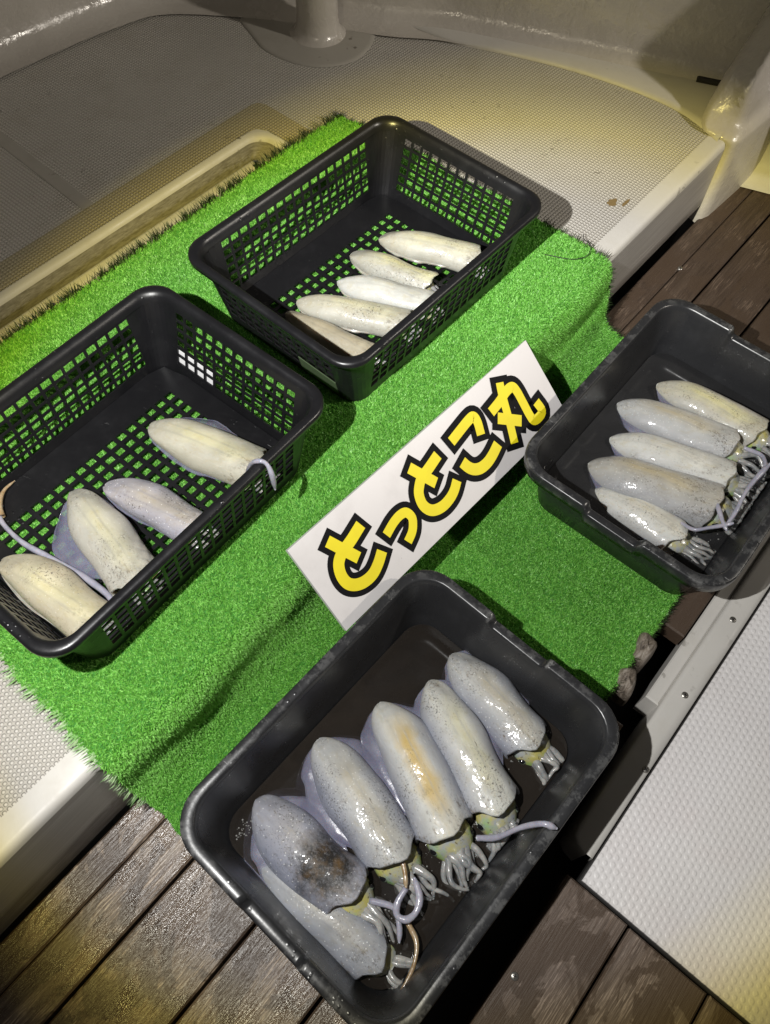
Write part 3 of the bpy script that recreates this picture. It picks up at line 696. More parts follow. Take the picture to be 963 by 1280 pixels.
# ------------------------------------------------------------------ squid
def squid_material(name, base, band, band_col, speck, dots, stain, sheen=(0.52, 0.54, 0.66)):
    b = NB(name, 0.4); v = b.coord(); s_ = b.sep(v)
    inf = b.n.new('ShaderNodeObjectInfo')
    n1 = b.noise(v, 26, 5, 0.6); n2 = b.noise(v, 70, 4, 0.6)
    c = b.mix(b.ramp(n1, [(0.35, 0.0), (0.68, 1.0)]), tuple(x*0.72 for x in base), base)
    c = b.mix(b.math('MULTIPLY', b.ramp(b.noise(b.coord(scale=(1, 2, 1)), 60, 5, 0.7, 0.6), [(0.52, 0.0), (0.66, 1.0)]), 0.45), c, (base[0]*0.80, base[1]*0.72, base[2]*0.52))
    # bluish translucence towards the flanks (a pigment of the skin, by distance from the mid line)
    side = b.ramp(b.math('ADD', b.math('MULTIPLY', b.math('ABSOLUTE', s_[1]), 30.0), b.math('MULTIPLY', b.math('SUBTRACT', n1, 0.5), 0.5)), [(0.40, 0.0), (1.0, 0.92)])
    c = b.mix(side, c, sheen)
    if band > 0:
        w = b.math('ABSOLUTE', b.math('ADD', b.math('SUBTRACT', s_[1], 0.004), b.math('MULTIPLY', b.math('SUBTRACT', n1, 0.5), 0.02)))
        lo_ = b.ramp(b.math('MULTIPLY', w, 44.0), [(0.15, 1.0), (0.75, 0.0)])
        ax = b.ramp(b.math('MULTIPLY', s_[0], 6.5), [(0.15, 0.0), (0.4, 1.0), (0.8, 0.9), (1.0, 0.15)])
        c = b.mix(b.math('MULTIPLY', b.math('MULTIPLY', lo_, ax), band), c, band_col)
    pen = b.math('ABSOLUTE', b.math('SUBTRACT', b.math('ABSOLUTE', b.math('ADD', s_[1], b.math('MULTIPLY', b.math('SUBTRACT', n1, 0.5), 0.004))), 0.0055))
    pl = b.math('MULTIPLY', b.ramp(b.math('MULTIPLY', pen, 400.0), [(0.0, 1.0), (0.9, 0.0)]), b.ramp(b.noise(v, 30, 3), [(0.4, 0.1), (0.65, 0.55)]))
    c = b.mix(pl, c, tuple(x*0.62 for x in base))
    streak = b.noise(b.coord(scale=(14, 90, 40), rot=(0, 0, 0.5)), 3, 3, 0.7)
    c = b.mix(b.ramp(streak, [(0.60, 0.0), (0.72, 0.30)]), c, tuple(min(.9, x*1.25) for x in base))
    if speck > 0:
        sp = b.ramp(b.noise(v, 420, 3, 0.75), [(0.55, 0.0), (0.63, 1.0)])
        loc = tuple(random.uniform(-1, 1) for _ in range(3))
        reg = b.ramp(b.noise(b.coord(scale=(0.7, 1.3, 1), loc=loc), 24, 4, 0.65), [(0.54-0.13*speck, 0.0), (0.68-0.1*speck, 1.0)])
        c = b.mix(b.math('MULTIPLY', b.math('MULTIPLY', sp, reg), 0.88), c, (0.05, 0.042, 0.035))
        br = b.ramp(b.noise(b.coord(loc=loc), 38, 5, 0.7, 1.0), [(0.62, 0.0), (0.70, 0.8)])
        c = b.mix(b.math('MULTIPLY', b.math('MULTIPLY', br, reg), 0.8), c, (0.13, 0.085, 0.035))
    # grit and ink that gather at the mantle opening
    op = b.math('MULTIPLY', b.ramp(b.math('MULTIPLY', s_[0], 6.0), [(0.62, 0.0), (0.86, 1.0)]), b.ramp(b.noise(b.coord(scale=(1, 1.6, 1)), 70, 5, 0.75), [(0.54, 0.0), (0.64, 1.0)]))
    c = b.mix(b.math('MULTIPLY', op, 0.65), c, b.ramp(b.noise(v, 150, 3), [(0.4, (0.03, 0.022, 0.015)), (0.65, (0.16, 0.11, 0.05))]))
    hair = b.ramp(b.noise(b.coord(scale=(16, 120, 60), rot=(0, 0, -0.15)), 2.2, 4, 0.75), [(0.66, 0.0), (0.70, 1.0)])
    c = b.mix(b.math('MULTIPLY', b.math('MULTIPLY', hair, b.ramp(b.noise(v, 22, 2), [(0.50, 0.0), (0.60, 1.0)])), 0.30+0.5*speck), c, (0.07, 0.055, 0.04))
    if dots > 0:
        vd = b.voro(v, 230, 'F1', 0.95); dd = b.ramp(vd, [(0.10, 1.0), (0.17, 0.0)])
        c = b.mix(b.math('MULTIPLY', dd, 0.75*dots), c, (0.85, 0.86, 0.84))
    if stain:
        sx, sy, sr = stain
        dx = b.math('SUBTRACT', s_[0], sx); dy = b.math('SUBTRACT', s_[1], sy)
        d = b.math('SQRT', b.math('ADD', b.math('MULTIPLY', dx, dx), b.math('MULTIPLY', dy, dy)))
        d = b.math('ADD', d, b.math('MULTIPLY', b.math('SUBTRACT', b.noise(v, 55, 6, 0.8), 0.5), 0.06))
        k = b.ramp(b.math('DIVIDE', d, sr), [(0.42, 1.0), (0.95, 0.0)])
        fine = b.ramp(b.noise(v, 300, 4, 0.8), [(0.36, 0.7), (0.52, 1.0)])
        c = b.mix(b.math('MULTIPLY', k, fine), c, b.ramp(b.noise(v, 90, 3), [(0.45, (0.012, 0.010, 0.008)), (0.72, (0.11, 0.065, 0.022))]))
    nrm = b.bump(b.noise(v, 34, 4, 0.55), 0.45, 0.005); nrm = b.bump(b.noise(v, 330, 3, 0.6), 0.10, 0.0006, nrm)
    wet = b.bump(b.noise(b.coord(scale=(0.7, 1.3, 1)), 52, 2, 0.5, 0.6), 0.45, 0.004, b.bump(b.noise(v, 34, 4, 0.55), 0.45, 0.005))
    b.set(Base_Color=c, Normal=nrm, Roughness=b.ramp(n2, [(0.35, 0.45), (0.65, 0.65)]), Subsurface_Weight=0.6, Subsurface_Scale=0.010, Coat_Weight=0.38, Coat_Roughness=0.10, Coat_Normal=wet)
    b.p.inputs['Subsurface Radius'].default_value = (1.0, 0.8, 0.7)
    return b.m
def simple_flesh(name, col, col2, scale, alpha=1.0, rough=0.25):
    b = NB(name, rough); v = b.coord(); n1 = b.noise(v, scale, 5, 0.65)
    c = b.ramp(n1, [(0.35, col), (0.65, col2)])
    b.set(Base_Color=c, Normal=b.bump(b.noise(v, 300, 3), 0.2, 0.001), Alpha=alpha, Coat_Weight=0.3, Coat_Roughness=0.08, Subsurface_Weight=0.12, Subsurface_Scale=0.004); return b.m
M['fin'] = simple_flesh('translucent_fin', (0.20, 0.20, 0.30), (0.32, 0.32, 0.40), 30, 0.42)
M['fin_cream'] = simple_flesh('cream_fin', (0.34, 0.32, 0.26), (0.42, 0.40, 0.35), 30, 0.75)
def head_mat():
    b = NB('squid_head_skin', 0.22); v = b.coord(); n1 = b.noise(v, 55, 5, 0.65); n2 = b.noise(v, 90, 4)
    c = b.mix(b.ramp(n1, [(0.38, 0.0), (0.6, 1.0)]), (0.30, 0.32, 0.33), (0.42, 0.38, 0.12))
    c = b.mix(b.ramp(b.noise(v, 38, 3), [(0.52, 0.0), (0.66, 0.7)]), c, (0.20, 0.42, 0.12))
    c = b.mix(b.ramp(b.noise(v, 240, 3, .7), [(0.60, 0.0), (0.66, 0.85)]), c, (0.10, 0.07, 0.04))
    b.set(Base_Color=c, Normal=b.bump(n1, 0.3, 0.002), Coat_Weight=0.4, Coat_Roughness=0.07); return b.m
M['head'] = head_mat()
M['arm'] = simple_flesh('squid_arm_skin', (0.17, 0.18, 0.19), (0.42, 0.41, 0.38), 70, 0.86)
M['arm_tan'] = simple_flesh('tan_arm_skin', (0.24, 0.15, 0.06), (0.42, 0.33, 0.22), 90)
M['tent'] = simple_flesh('tentacle_skin', (0.28, 0.28, 0.35), (0.42, 0.41, 0.47), 60, 0.85)
M['eye_w'] = NB('eye_silver', 0.15, (0.16, 0.20, 0.15)).m
M['eye_b'] = NB('eye_pupil', 0.08, (0.01, 0.01, 0.012)).m

def r_prof(u, pointed):
    a = 0.56
    if u < a: k = (1-(1-u/a)**pointed)**(0.56)
    else: k = 1.0-0.05*math.sin((u-a)/(1-a)*math.pi*0.9)
    return max(0.02, k)
def deflect(p, lim):
    # keep a limp arm inside its container: what would pass the wall slides along it instead
    if lim is None: return p
    tl, zl, sg = lim; p = Vector(p)
    if p.y < tl:
        e = tl-p.y; p.y = tl+0.25*0.008*math.exp(-e*60); p.x += sg*e*0.75; p.z += 0.15*e
    p.z = max(p.z, zl)
    return p
def build_squid(label, group, tip, end, R, mat, fins=(0.3, 0.3), finmat='fin', flat=0.86, pointed=2.0, head=True, arms=8, arm_len=0.055, spread=0.5, droop=0.012, eyes=True, seed=1, bend=0.0, dorsal=0.012, armdir=None, tip_drop=None, lim=None, hscale=1.0):
    rs = random.Random(seed)
    tip = Vector(tip); end = Vector(end); L = (end-tip).length
    R = R*{'squid in the front tray': 1.06, 'squid in the right tray': 1.22, 'squid in the back basket': 1.08}.get(group, 1.08)
    if 'front tray' in group: tip = tip+(tip-end)*0.03; end = end+(end-tip)*0.02
    L = (end-tip).length
    x = (end-tip).normalized(); y = Vector((0, 0, 1)).cross(x).normalized(); z = x.cross(y)
    t = bpy.data.objects.new('squid', None); COL.objects.link(t); t.empty_display_size = 0.02
    t.matrix_world = Matrix((x, y, z)).transposed().to_4x4() @ Matrix.Identity(4); t.location = tip
    t['label'] = label; t['category'] = 'squid'; t['group'] = group
    nr, ns = 34, 32
    V = []
    ph = rs.uniform(0, 6.28)
    if armdir is None: armdir = rs.uniform(-0.30, 0.30)
    if tip_drop is None: tip_drop = rs.uniform(0.0, 0.007)
    if bend == 0: bend = rs.uniform(-0.035, 0.035)
    def axis(u): return (L*u, bend*math.sin(math.pi*u)*L+0.0012*math.sin(5*u+ph), -tip_drop*(1-u)**2)
    def sect(u, an, k=1.0):
        ax = axis(u); r = R*r_prof(u, pointed)*k
        cy, cz = math.cos(an), math.sin(an)
        yy = math.copysign(abs(cy)**0.92, cy)*r; zz = math.copysign(abs(cz)**0.95, cz)*r*flat
        if zz < 0: zz *= 0.86
        # soft dorsal ridge and slight dents of a limp mantle
        zz += 0.0009*math.sin(3*an+ph+u*4)*k + (0.035*R*math.exp(-((an-math.pi/2)/0.35)**2) if 0.1 < u else 0)
        yy += 0.0007*math.sin(2*an+9*u+ph)
        sw = min(1.0, u*5)*r
        yy += sw*(0.035*math.sin(7*u+ph*3)+0.02*math.sin(13*u+2*an+ph)); zz += sw*(0.045*math.sin(6.0*u+ph*2+1.3*cy)+0.025*math.sin(11*u+ph+3*an))*(1 if zz > 0 else 0.2)
        dx = 0.0
        if u > 0.85: dx = (dorsal*max(0, (math.sin(an))**3)+0.0028*math.sin(3*an+ph*2)+0.0016*math.sin(7*an+ph))*(u-0.85)/0.15
        return (ax[0]+dx, ax[1]+yy, ax[2]+zz)
    us = [(1-math.cos(i/(nr-1)*math.pi/2*1.0))**1.0 for i in range(nr)]
    us = [0.001+0.999*(0.35*(i/(nr-1))+0.65*(i/(nr-1))**1.7) for i in range(nr)]
    for u in us:
        for k in range(ns): V.append(sect(u, 2*math.pi*k/ns))
    lip = [(1.004, 0.97), (1.0, 0.92), (0.96, 0.86), (0.85, 0.80)]
    for uu_, kk in lip:
        for k in range(ns):
            p = sect(min(uu_, 1.0), 2*math.pi*k/ns, kk); V.append((p[0]+(0.002 if uu_ > 1 else 0), p[1], p[2]))
    n = nr+len(lip)
    F = grid_faces(n, ns, True)+[tuple(range(ns)), tuple(reversed(range((n-1)*ns, n*ns)))]
    F = flip(F)
    mesh('mantle', V, F, mat, t, True)
    for sgn, wf in ((1, fins[0]), (-1, fins[1])):
        if wf <= 0: continue
        nu_ = 26; nw = 6; V = []
        for i in range(nu_):
            u = 0.03+0.80*i/(nu_-1); q = i/(nu_-1)
            w = R*wf*(math.sin(math.pi*min(1, q*1.02))**0.75)*(1.1-0.3*q)+0.0005
            fa = 0.12 if 'tray' in group else -0.25
            an = fa if sgn > 0 else math.pi-fa
            bx = sect(u, an, 0.97)
            for j in range(nw):
                e = j/(nw-1)
                V.append((bx[0]-0.10*w*e, bx[1]+sgn*w*e, bx[2]-w*0.50*e*e+0.0012*math.sin(q*19+ph)*e+0.0006*math.sin(q*41)*e))
        F = grid_faces(nu_, nw); top = len(V)
        V2 = [(a, b_, c_-0.0011) for a, b_, c_ in V]
        F2 = [tuple(i+top for i in reversed(f)) for f in F]
        rim = []
        bd = [i*nw+nw-1 for i in range(nu_)]
        for a, b_ in zip(bd[:-1], bd[1:]): rim.append((a, b_, b_+top, a+top))
        mesh('fin', V+V2, F+F2+rim, M[finmat], t, True)
    if head:
        hl = R*1.0*hscale; hx = L-0.004; V = []
        axe = axis(1.0); nh, nk = 14, 18
        for i in range(nh):
            q = i/(nh-1); r = R*0.66*(0.95+0.14*math.sin(q*math.pi))*(1-0.30*q**3)
            for k in range(nk):
                an = 2*math.pi*k/nk
                V.append((hx+hl*q, axe[1]+math.cos(an)*r*1.05+armdir*q*hl*0.5, axe[2]-0.003-0.5*droop*q+math.sin(an)*r*0.78+0.0008*math.sin(4*an+7*q)))
        F = flip(grid_faces(nh, nk, True)+[tuple(range(nk)), tuple(reversed(range((nh-1)*nk, nh*nk)))])
        h = mesh('head', V, F, M['head'], t, True)
        if eyes:
            for sgn in (1, -1):
                ce = (hx+hl*0.55, axe[1]+sgn*R*0.60+armdir*hl*0.27, axe[2]-0.002)
                V = []; ne, ke = 8, 14; re_ = R*0.17
                d0 = Vector((0.15, sgn*0.72, 0.70)).normalized(); d1 = d0.cross(Vector((1, 0, 0))).normalized(); d2 = d0.cross(d1)
                mi = []
                for i in range(ne):
                    a = math.pi*i/(ne-1)*0.8+0.02
                    for k in range(ke):
                        b_ = 2*math.pi*k/ke
                        p = Vector(ce)+re_*(d0*math.cos(a)*0.8+(d1*math.cos(b_)+d2*math.sin(b_))*math.sin(a)); V.append(p)
                F = grid_faces(ne, ke, True)+[tuple(range(ke))]
                mi = [1 if i < 2*ke else 0 for i in range((ne-1)*ke)]+[1]
                mesh('eye', V, F, None, t, True, mats=[M['eye_w'], M['eye_b']], mi=mi)
        for k in range(arms):
            q = (k+0.5)/arms*2-1
            an = 2*math.pi*(k+rs.random()*0.4)/arms
            r0 = R*0.36
            p0 = Vector((hx+hl*0.86, axe[1]+math.cos(an)*r0*1.15+armdir*hl*0.45, axe[2]-0.003-0.45*droop+math.sin(an)*r0*0.7))
            AL = arm_len*rs.uniform(0.75, 1.15); cv = rs.uniform(-1, 1)
            pts = []; m_ = 9
            for i in range(m_):
                e = i/(m_-1)
                yy = math.cos(an)*spread*AL*0.55*e*(1-0.5*e)+armdir*AL*0.8*e*e+cv*0.17*AL*math.sin(e*math.pi*1.25)+0.025*AL*math.sin(e*9+k)
                zz = -droop*(e**1.3)*1.0+math.sin(an)*R*0.20*math.sin(math.pi*e)+0.10*AL*rs.uniform(-.3, .3)*e
                pts.append((p0.x+AL*e*(1-0.25*abs(cv)*e), p0.y+yy, p0.z+zz))
            rk = R*rs.uniform(0.095, 0.155)
            rad = [rk*(1-0.78*(i/(m_-1))**1.1)+0.0006 for i in range(m_)]
            mw = Matrix.Translation(tip) @ Matrix((x, y, z)).transposed().to_4x4(); mwi = mw.inverted()
            pts = [mwi @ deflect(mw @ Vector(q_), lim) for q_ in pts]
            pc = catmull(pts, 3); rc = np.interp(np.linspace(0, 1, len(pc)), np.linspace(0, 1, m_), rad)
            mesh('arm', *[q_ if i else q_ for i, q_ in enumerate(tube(pc, rc, 8))], M['arm'], t, True)
    return t
def tentacle(owner, pts, r0, r1, mat, club=0.0, name='tentacle'):
    pc = catmull(pts, 8); n = len(pc)
    rr_ = np.random.default_rng(n*7+int(r0*1e5)); ph_ = rr_.uniform(0, 6)
    rad = [0.78*(r0+(r1-r0)*i/(n-1))*(1+0.09*math.sin(i*0.45+ph_)+0.03*math.sin(i*2.3))*min(1, 0.35+(n-1-i)*0.25)+club*math.exp(-((i/(n-1)-0.88)/0.09)**2) for i in range(n)]
    mi = owner.matrix_world.inverted() if False else (Matrix.Translation(owner.location) @ owner.rotation_euler.to_matrix().to_4x4()).inverted()
    pc = [tuple(mi @ Vector(p)) for p in pc]
    return mesh(name, *tube(pc, rad, 9), mat, owner, True)

cream = (0.52, 0.50, 0.41); grey = (0.50, 0.505, 0.49); white = (0.61, 0.61, 0.565); tan = (0.42, 0.38, 0.28)
TAN = (0.55, 0.40, 0.13); YEL = (0.62, 0.58, 0.26); BR = (0.44, 0.38, 0.24)
SQ = {}
def add(k, label, group, tip, end, R, base, band, bcol, speck, dots, stain, **kw):
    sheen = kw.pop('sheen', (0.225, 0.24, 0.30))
    SQ[k] = build_squid(label, group, tip, end, R, squid_material('squid_skin', base, band, bcol, speck, dots, stain, sheen), seed=len(SQ)+3, **kw)
G1, G2, G3, G4 = 'squid in the front tray', 'squid in the right tray', 'squid in the back basket', 'squid in the left basket'
FT = dict(lim=(-0.360, -0.118, -0.6), arms=15, arm_len=0.050, droop=0.009, spread=0.26, fins=(0.75, 0.62), flat=0.82)
add('F1', 'lilac grey squid lying farthest right in the front tray, dots along its side', G1, (0.319, -0.187, -0.107), (0.297, -0.312, -0.106), 0.0305, grey, 0.5, BR, 0.5, 1.0, None, **{**FT, 'arm_len': 0.042})
add('F2', 'white squid with dark speckled centre streak, its long tentacle reaching over the front tray rim', G1, (0.275, -0.188, -0.104), (0.215, -0.324, -0.102), 0.0325, white, 0.35, YEL, 0.8, 0.0, None, **{**FT, 'arm_len': 0.034, 'spread': 0.6})
add('F3', 'squid with a wide mustard yellow band along its back in the front tray', G1, (0.218, -0.160, -0.104), (0.158, -0.298, -0.100), 0.0335, white, 0.95, TAN, 0.25, 0.0, None, **FT)
add('F4', 'grey squid with scattered specks between the yellow banded and the ink stained squid', G1, (0.140, -0.134, -0.106), (0.102, -0.270, -0.103), 0.0330, grey, 0.45, BR, 0.75, 0.7, None, **{**FT, 'fins': (0.8, 0.85)})
add('F5', 'squid with a big brown black ink stain near its mantle opening in the front tray', G1, (0.045, -0.125, -0.108), (0.041, -0.257, -0.104), 0.0330, (0.37, 0.375, 0.415), 0.2, BR, 0.7, 1.0, (0.110, 0.004, 0.048), **FT)
add('F6', 'bluish dotted squid half sunk along the near left wall of the front tray', G1, (0.003, -0.172, -0.116), (0.014, -0.317, -0.112), 0.0265, (0.385, 0.40, 0.43), 0.35, BR, 0.3, 1.0, None, **{**FT, 'fins': (0.45, 0.2)})
RTK = dict(sheen=(0.33, 0.335, 0.345), lim=(-0.366, -0.122, 0.9), arms=14, arm_len=0.050, droop=0.006, spread=0.40, fins=(0.5, 0.4), flat=0.84)
add('R1', 'slim cream squid lying farthest right in the right tray', G2, (0.857, -0.160, -0.100), (0.862, -0.312, -0.093), 0.0240, cream, 0.6, YEL, 0.5, 0.2, None, **RTK)
add('R2', 'grey brown backed squid second from the far end of the right tray', G2, (0.792, -0.132, -0.106), (0.818, -0.292, -0.098), 0.0270, grey, 0.7, BR, 0.5, 0.6, None, **RTK)
add('R3', 'glossy white squid in the middle of the right tray', G2, (0.729, -0.158, -0.100), (0.762, -0.315, -0.092), 0.0245, white, 0.15, BR, 0.35, 0.2, None, **RTK)
add('R4', 'broad tan backed squid beside the glossy white one in the right tray', G2, (0.672, -0.158, -0.104), (0.712, -0.322, -0.095), 0.0300, (0.44, 0.43, 0.39), 0.85, BR, 0.6, 0.6, None, **{**RTK, 'fins': (0.5, 0.55)})
add('R5', 'squid lowest against the near wall of the right tray, partly in shade', G2, (0.645, -0.182, -0.114), (0.647, -0.308, -0.108), 0.0245, white, 0.3, BR, 0.8, 0.3, None, **RTK)
BK = dict(lim=(0.106, 0.016, 0.8), hscale=0.6, arms=7, arm_len=0.022, droop=0.014, spread=0.5, fins=(0.10, 0.12), flat=0.90, eyes=False, finmat='fin_cream')
SH2 = (0.36, 0.365, 0.34)
add('B1', 'plump cream squid farthest right in the back basket', G3, (0.698, 0.258, 0.034), (0.750, 0.131, 0.034), 0.0215, tuple(x*.82 for x in cream), 0.3, YEL, 0.3, 0.2, None, sheen=SH2, **BK)
add('B2', 'mottled squid with dark mantle edge, second from right in the back basket', G3, (0.650, 0.270, 0.031), (0.675, 0.150, 0.031), 0.0195, (0.38, 0.37, 0.31), 0.6, YEL, 0.7, 0.4, None, sheen=SH2, **BK)
add('B3', 'smooth pale squid in the middle of the back basket', G3, (0.595, 0.246, 0.032), (0.642, 0.122, 0.032), 0.0205, tuple(x*.82 for x in white), 0.1, YEL, 0.1, 0.2, None, sheen=SH2, **BK)
add('B4', 'long cream squid with fine specks at its head end in the back basket', G3, (0.534, 0.265, 0.032), (0.592, 0.127, 0.032), 0.0212, tuple(x*.85 for x in cream), 0.3, YEL, 0.45, 0.5, None, sheen=SH2, **BK)
add('B5', 'squid lying in the shade of the back basket left wall', G3, (0.508, 0.262, 0.027), (0.526, 0.130, 0.027), 0.0172, tuple(x*.8 for x in tan), 0.3, BR, 0.2, 0.0, None, sheen=(0.42, 0.38, 0.28), **BK)
LK = dict(lim=(0.088, 0.016, 0.8), hscale=0.4, arms=6, arm_len=0.024, droop=0.016, spread=0.6, flat=0.74, eyes=False, pointed=1.8)
add('L1', 'cream squid with broad shoulders at the right in the left basket', G4, (0.263, 0.252, 0.036), (0.298, 0.110, 0.036), 0.0275, cream, 0.4, YEL, 0.0, 0.15, None, fins=(0.75, 0.12), finmat='fin', sheen=(0.40, 0.385, 0.30), **LK)
add('L2', 'small lilac squid with rows of pale dots in the left basket', G4, (0.173, 0.230, 0.032), (0.200, 0.110, 0.032), 0.0222, (0.44, 0.425, 0.46), 0.5, BR, 0.45, 1.0, None, fins=(0.12, 0.10), finmat='fin', **LK)
add('L3', 'large cream squid with a translucent fin spread on the left basket floor', G4, (0.142, 0.248, 0.036), (0.116, 0.104, 0.037), 0.0280, (0.49, 0.475, 0.41), 0.3, YEL, 0.35, 0.3, None, fins=(0.10, 0.95), finmat='fin', sheen=(0.40, 0.385, 0.34), **LK)
add('L4', 'olive cream squid against the left basket near wall, a long tentacle along it', G4, (0.035, 0.233, 0.035), (0.054, 0.101, 0.035), 0.0255, (0.48, 0.44, 0.33), 0.3, YEL, 0.5, 0.3, None, fins=(0.12, 0.12), finmat='fin_cream', sheen=(0.40, 0.35, 0.24), **LK)

# ------------------------------------------------------------------ sign board leaning over the fold of the mat
SO = Vector((0.2512, 0.0115, 0.0255)); EX = Vector((0.998646, -0.030863, -0.041886)); EY = Vector((-0.049371, -0.765257, -0.641829)); EY = (EY-EX*EX.dot(EY)).normalized(); EN = EY.cross(EX).normalized()
sign = thing('sign_board', 'white sign board with bold yellow black-outlined Japanese lettering, propped between baskets and trays', 'sign', SO)
SL, SW = 0.4535, 0.1215
sign.rotation_euler = Matrix((EX, -EY, EN)).transposed().to_euler()
V, F = bevel_box(0, SL, -SW, 0, -0.006, 0.0, 0.0005)
mesh('board', V, F, M['sign'], sign)
def offset_poly(p, w, ext):
    """ribbon round a polyline with square ends"""
    p = np.array(p, float); n = len(p)
    t = np.zeros_like(p); t[1:-1] = p[2:]-p[:-2]; t[0] = p[1]-p[0]; t[-1] = p[-1]-p[-2]
    t /= np.linalg.norm(t, axis=1)[:, None]
    p = p.copy(); p[0] -= t[0]*ext; p[-1] += t[-1]*ext
    nn = np.stack([-t[:, 1], t[:, 0]], 1)
    return p+nn*w/2, p-nn*w/2
CH = [
 [(0.0147, 0.0072, [(0.0920, 0.0354), (0.0709, 0.0415), (0.0541, 0.0451), (0.0444, 0.0493), (0.0380, 0.0562), (0.0342, 0.0673), (0.0354, 0.0787), (0.0427, 0.0870), (0.0542, 0.0917), (0.0682, 0.0920), (0.0820, 0.0868), (0.0953, 0.0786)]), (0.0144, 0.0071, [(0.0451, 0.0230), (0.0653, 0.0646)])],
 [(0.0123, 0.0076, [(0.1120, 0.0675), (0.1284, 0.0623), (0.1416, 0.0607), (0.1512, 0.0634), (0.1545, 0.0730), (0.1503, 0.0813), (0.1429, 0.0881), (0.1310, 0.0934)])],
 [(0.0145, 0.0079, [(0.2345, 0.0361), (0.2149, 0.0407), (0.1962, 0.0446), (0.1870, 0.0503), (0.1804, 0.0579), (0.1771, 0.0701), (0.1801, 0.0809), (0.1877, 0.0879), (0.2007, 0.0915), (0.2149, 0.0906), (0.2268, 0.0867), (0.2386, 0.0792)]), (0.0145, 0.0078, [(0.1893, 0.0234), (0.2103, 0.0623)])],
 [(0.0138, 0.0083, [(0.2620, 0.0354), (0.2840, 0.0319), (0.3027, 0.0294), (0.3118, 0.0304), (0.3129, 0.0396), (0.3073, 0.0561)]), (0.0156, 0.0084, [(0.2600, 0.0659), (0.2636, 0.0764), (0.2696, 0.0845), (0.2797, 0.0897), (0.2934, 0.0906), (0.3074, 0.0876), (0.3232, 0.0818)])],
 [(0.0133, 0.0087, [(0.3768, 0.0196), (0.3707, 0.0334), (0.3653, 0.0493), (0.3587, 0.0687), (0.3473, 0.0978)]), (0.0140, 0.0089, [(0.3396, 0.0424), (0.3598, 0.0395), (0.3798, 0.0351), (0.3914, 0.0363), (0.3946, 0.0449), (0.3943, 0.0622), (0.3934, 0.0825), (0.3952, 0.0927), (0.4053, 0.0951), (0.4162, 0.0914), (0.4148, 0.0755)]), (0.0154, 0.0087, [(0.3442, 0.0549), (0.3764, 0.0813)])],
]
lay = 0
for ch in CH:
    blk = MB(); yl = MB()
    for wd, off, pts in ch:
        lay += 1
        pc = catmull(pts, 5) if len(pts) > 2 else np.array(pts)
        for mb, w, ext, zz in ((blk, wd+2*off, off, 0.0003+0.00004*lay), (yl, wd, 0.0, 0.0010+0.00004*lay)):
            a, b_ = offset_poly(pc, w, ext); n = len(a)
            mb.add(([(x, -y, zz) for x, y in a]+[(x, -y, zz) for x, y in b_], [(i+n, i+n+1, i+1, i) for i in range(n-1)]))
    k = mesh('letter', blk.v, blk.f, M['ink'], sign); mesh('letter_fill', yl.v, yl.f, M['yellow'], k)

# ------------------------------------------------------------------ long tentacles and curled arms
tentacle(SQ['F2'], [(0.172, -0.335, -0.097), (0.183, -0.350, -0.080), (0.2, -0.362, -0.048), (0.211, -0.375, -0.0215), (0.217, -0.389, -0.0215)], 0.0046, 0.0034, M['tent'], 0.0012)
tentacle(SQ['L1'], [(0.290, 0.112, 0.034), (0.276, 0.098, 0.05), (0.273, 0.080, 0.105), (0.274, 0.067, 0.126), (0.278, 0.058, 0.127), (0.277, 0.050, 0.116), (0.276, 0.047, 0.088)], 0.0036, 0.0030, M['tent'], 0.0008)
tentacle(SQ['L4'], [(0.079, 0.302, 0.021), (0.067, 0.286, 0.021), (0.065, 0.245, 0.022), (0.073, 0.204, 0.024), (0.081, 0.163, 0.026), (0.085, 0.121, 0.028), (0.080, 0.098, 0.028)], 0.0034, 0.0052, M['tent'])
tentacle(SQ['L4'], [(0.070, 0.288, 0.022), (0.078, 0.302, 0.024), (0.093, 0.313, 0.024), (0.110, 0.318, 0.020)], 0.0062, 0.0012, M['arm_tan'])
tentacle(SQ['R4'], [(0.725, -0.312, -0.074), (0.699, -0.334, -0.068), (0.683, -0.348, -0.066), (0.674, -0.359, -0.066)], 0.0042, 0.0034, M['tent'])
tentacle(SQ['R5'], [(0.659, -0.308, -0.085), (0.655, -0.326, -0.076), (0.667, -0.340, -0.070), (0.679, -0.352, -0.066), (0.686, -0.360, -0.060)], 0.0030, 0.0036, M['tent'])
tentacle(SQ['R3'], [(0.680, -0.355, -0.072), (0.704, -0.354, -0.062), (0.735, -0.350, -0.060), (0.763, -0.350, -0.060), (0.802, -0.354, -0.058)], 0.0034, 0.0040, M['tent'], 0.0012)
tentacle(SQ['R2'], [(0.826, -0.315, -0.085), (0.822, -0.340, -0.076), (0.800, -0.352, -0.070), (0.77, -0.356, -0.072)], 0.0036, 0.0040, M['tent'])
tentacle(SQ['F4'], [(0.108, -0.276, -0.086), (0.095, -0.295, -0.086), (0.083, -0.307, -0.087)], 0.0030, 0.0040, M['arm_tan'])
tentacle(SQ['F4'], [(0.083, -0.307, -0.087), (0.067, -0.309, -0.090), (0.058, -0.316, -0.092), (0.061, -0.326, -0.092), (0.073, -0.329, -0.092), (0.086, -0.323, -0.092), (0.097, -0.307, -0.094)], 0.0046, 0.0050, M['tent'])
tentacle(SQ['F6'], [(0.060, -0.330, -0.102), (0.052, -0.347, -0.098), (0.036, -0.357, -0.097), (0.018, -0.361, -0.096), (0.002, -0.362, -0.096)], 0.0040, 0.0018, M['arm_tan'])
tentacle(SQ['F5'], [(0.050, -0.285, -0.096), (0.061, -0.309, -0.095), (0.052, -0.324, -0.096), (0.040, -0.334, -0.098)], 0.0044, 0.0034, M['tent'])
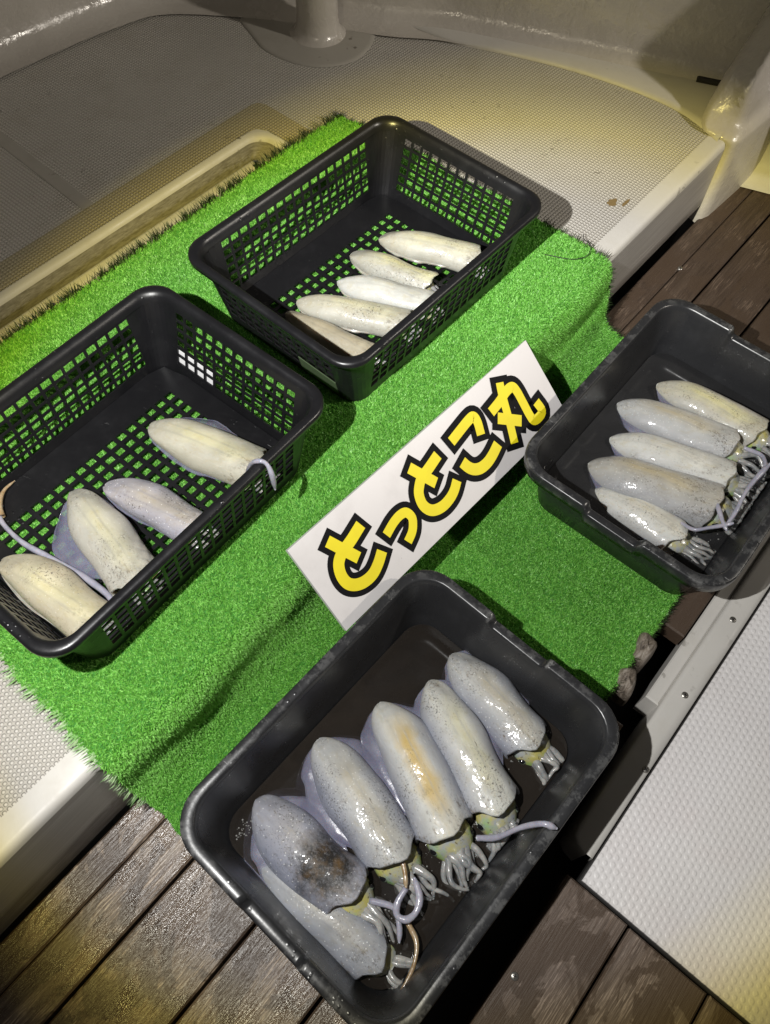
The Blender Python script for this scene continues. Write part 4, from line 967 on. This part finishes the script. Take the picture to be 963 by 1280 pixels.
# brown smear of squid ink dried on the deck
V = []; F = []
rs = np.random.default_rng(5)
for cx_, cy_, a_, b_ in ((1.035, 0.062, 0.011, 0.007), (1.048, 0.046, 0.012, 0.0028)):
    o_ = len(V); n = 18
    V += [(cx_+a_*math.cos(6.283*k/n)*rs.uniform(.7, 1.2), cy_+b_*math.sin(6.283*k/n)*rs.uniform(.6, 1.2), 0.0009) for k in range(n)]
    F.append(tuple(range(o_, o_+n)))
mesh('ink_smear', V, F, NB('dried_brown_ink', 0.5, (0.20, 0.14, 0.06)).m, deck)

# froth and droplets among the arms in the wet trays
def froth(parent, spots, n, zz, seed):
    rs = np.random.default_rng(seed); mb = MB()
    for _ in range(n):
        cx_, cy_, sp_ = spots[rs.integers(len(spots))]
        x, y = cx_+rs.normal()*sp_, cy_+rs.normal()*sp_*0.6; r = rs.uniform(0.0004, 0.0012)
        V = []
        for i in range(4):
            th = math.pi/2*i/3.3
            V += [(x+r*math.cos(th)*math.cos(6.2832*k/7), y+r*math.cos(th)*math.sin(6.2832*k/7), zz+r*math.sin(th)) for k in range(7)]
        mb.add((V, grid_faces(4, 7, True)+[tuple(range(21, 28))]))
    o = mesh('froth', mb.v, mb.f, M['froth'], parent, True); o['kind'] = 'stuff'
M['froth'] = NB('froth', 0.05, (0.42, 0.42, 0.40)).m; M['froth'].node_tree.nodes['Principled BSDF'].inputs['Alpha'].default_value = 0.5
tr = [o for o in bpy.data.objects if o.name.startswith('plastic_tray')]
froth(tr[0], [(-0.10, -0.075, 0.018), (-0.06, -0.08, 0.015), (0.0, -0.085, 0.015), (0.06, -0.09, 0.014), (0.14, -0.075, 0.016), (-0.15, 0.10, 0.006), (0.16, 0.0, 0.012), (-0.14, -0.09, 0.012)], 260, 0.0322, 3)
froth(tr[1], [(-0.07, -0.085, 0.018), (0.0, -0.09, 0.016), (0.07, -0.09, 0.016), (-0.10, -0.10, 0.012)], 130, 0.0342, 4)

# dark scupper slot at the foot of the bulwark beside the knee
v_, f_ = bevel_box(-0.022, 0.022, -0.006, 0.006, 0, 0.012, 0.003)
sc_ = mesh('scupper', v_, f_, M['void'], bul); sc_.location = (1.412, 0.100, 0.003); sc_.rotation_euler = (0, 0, math.radians(113))
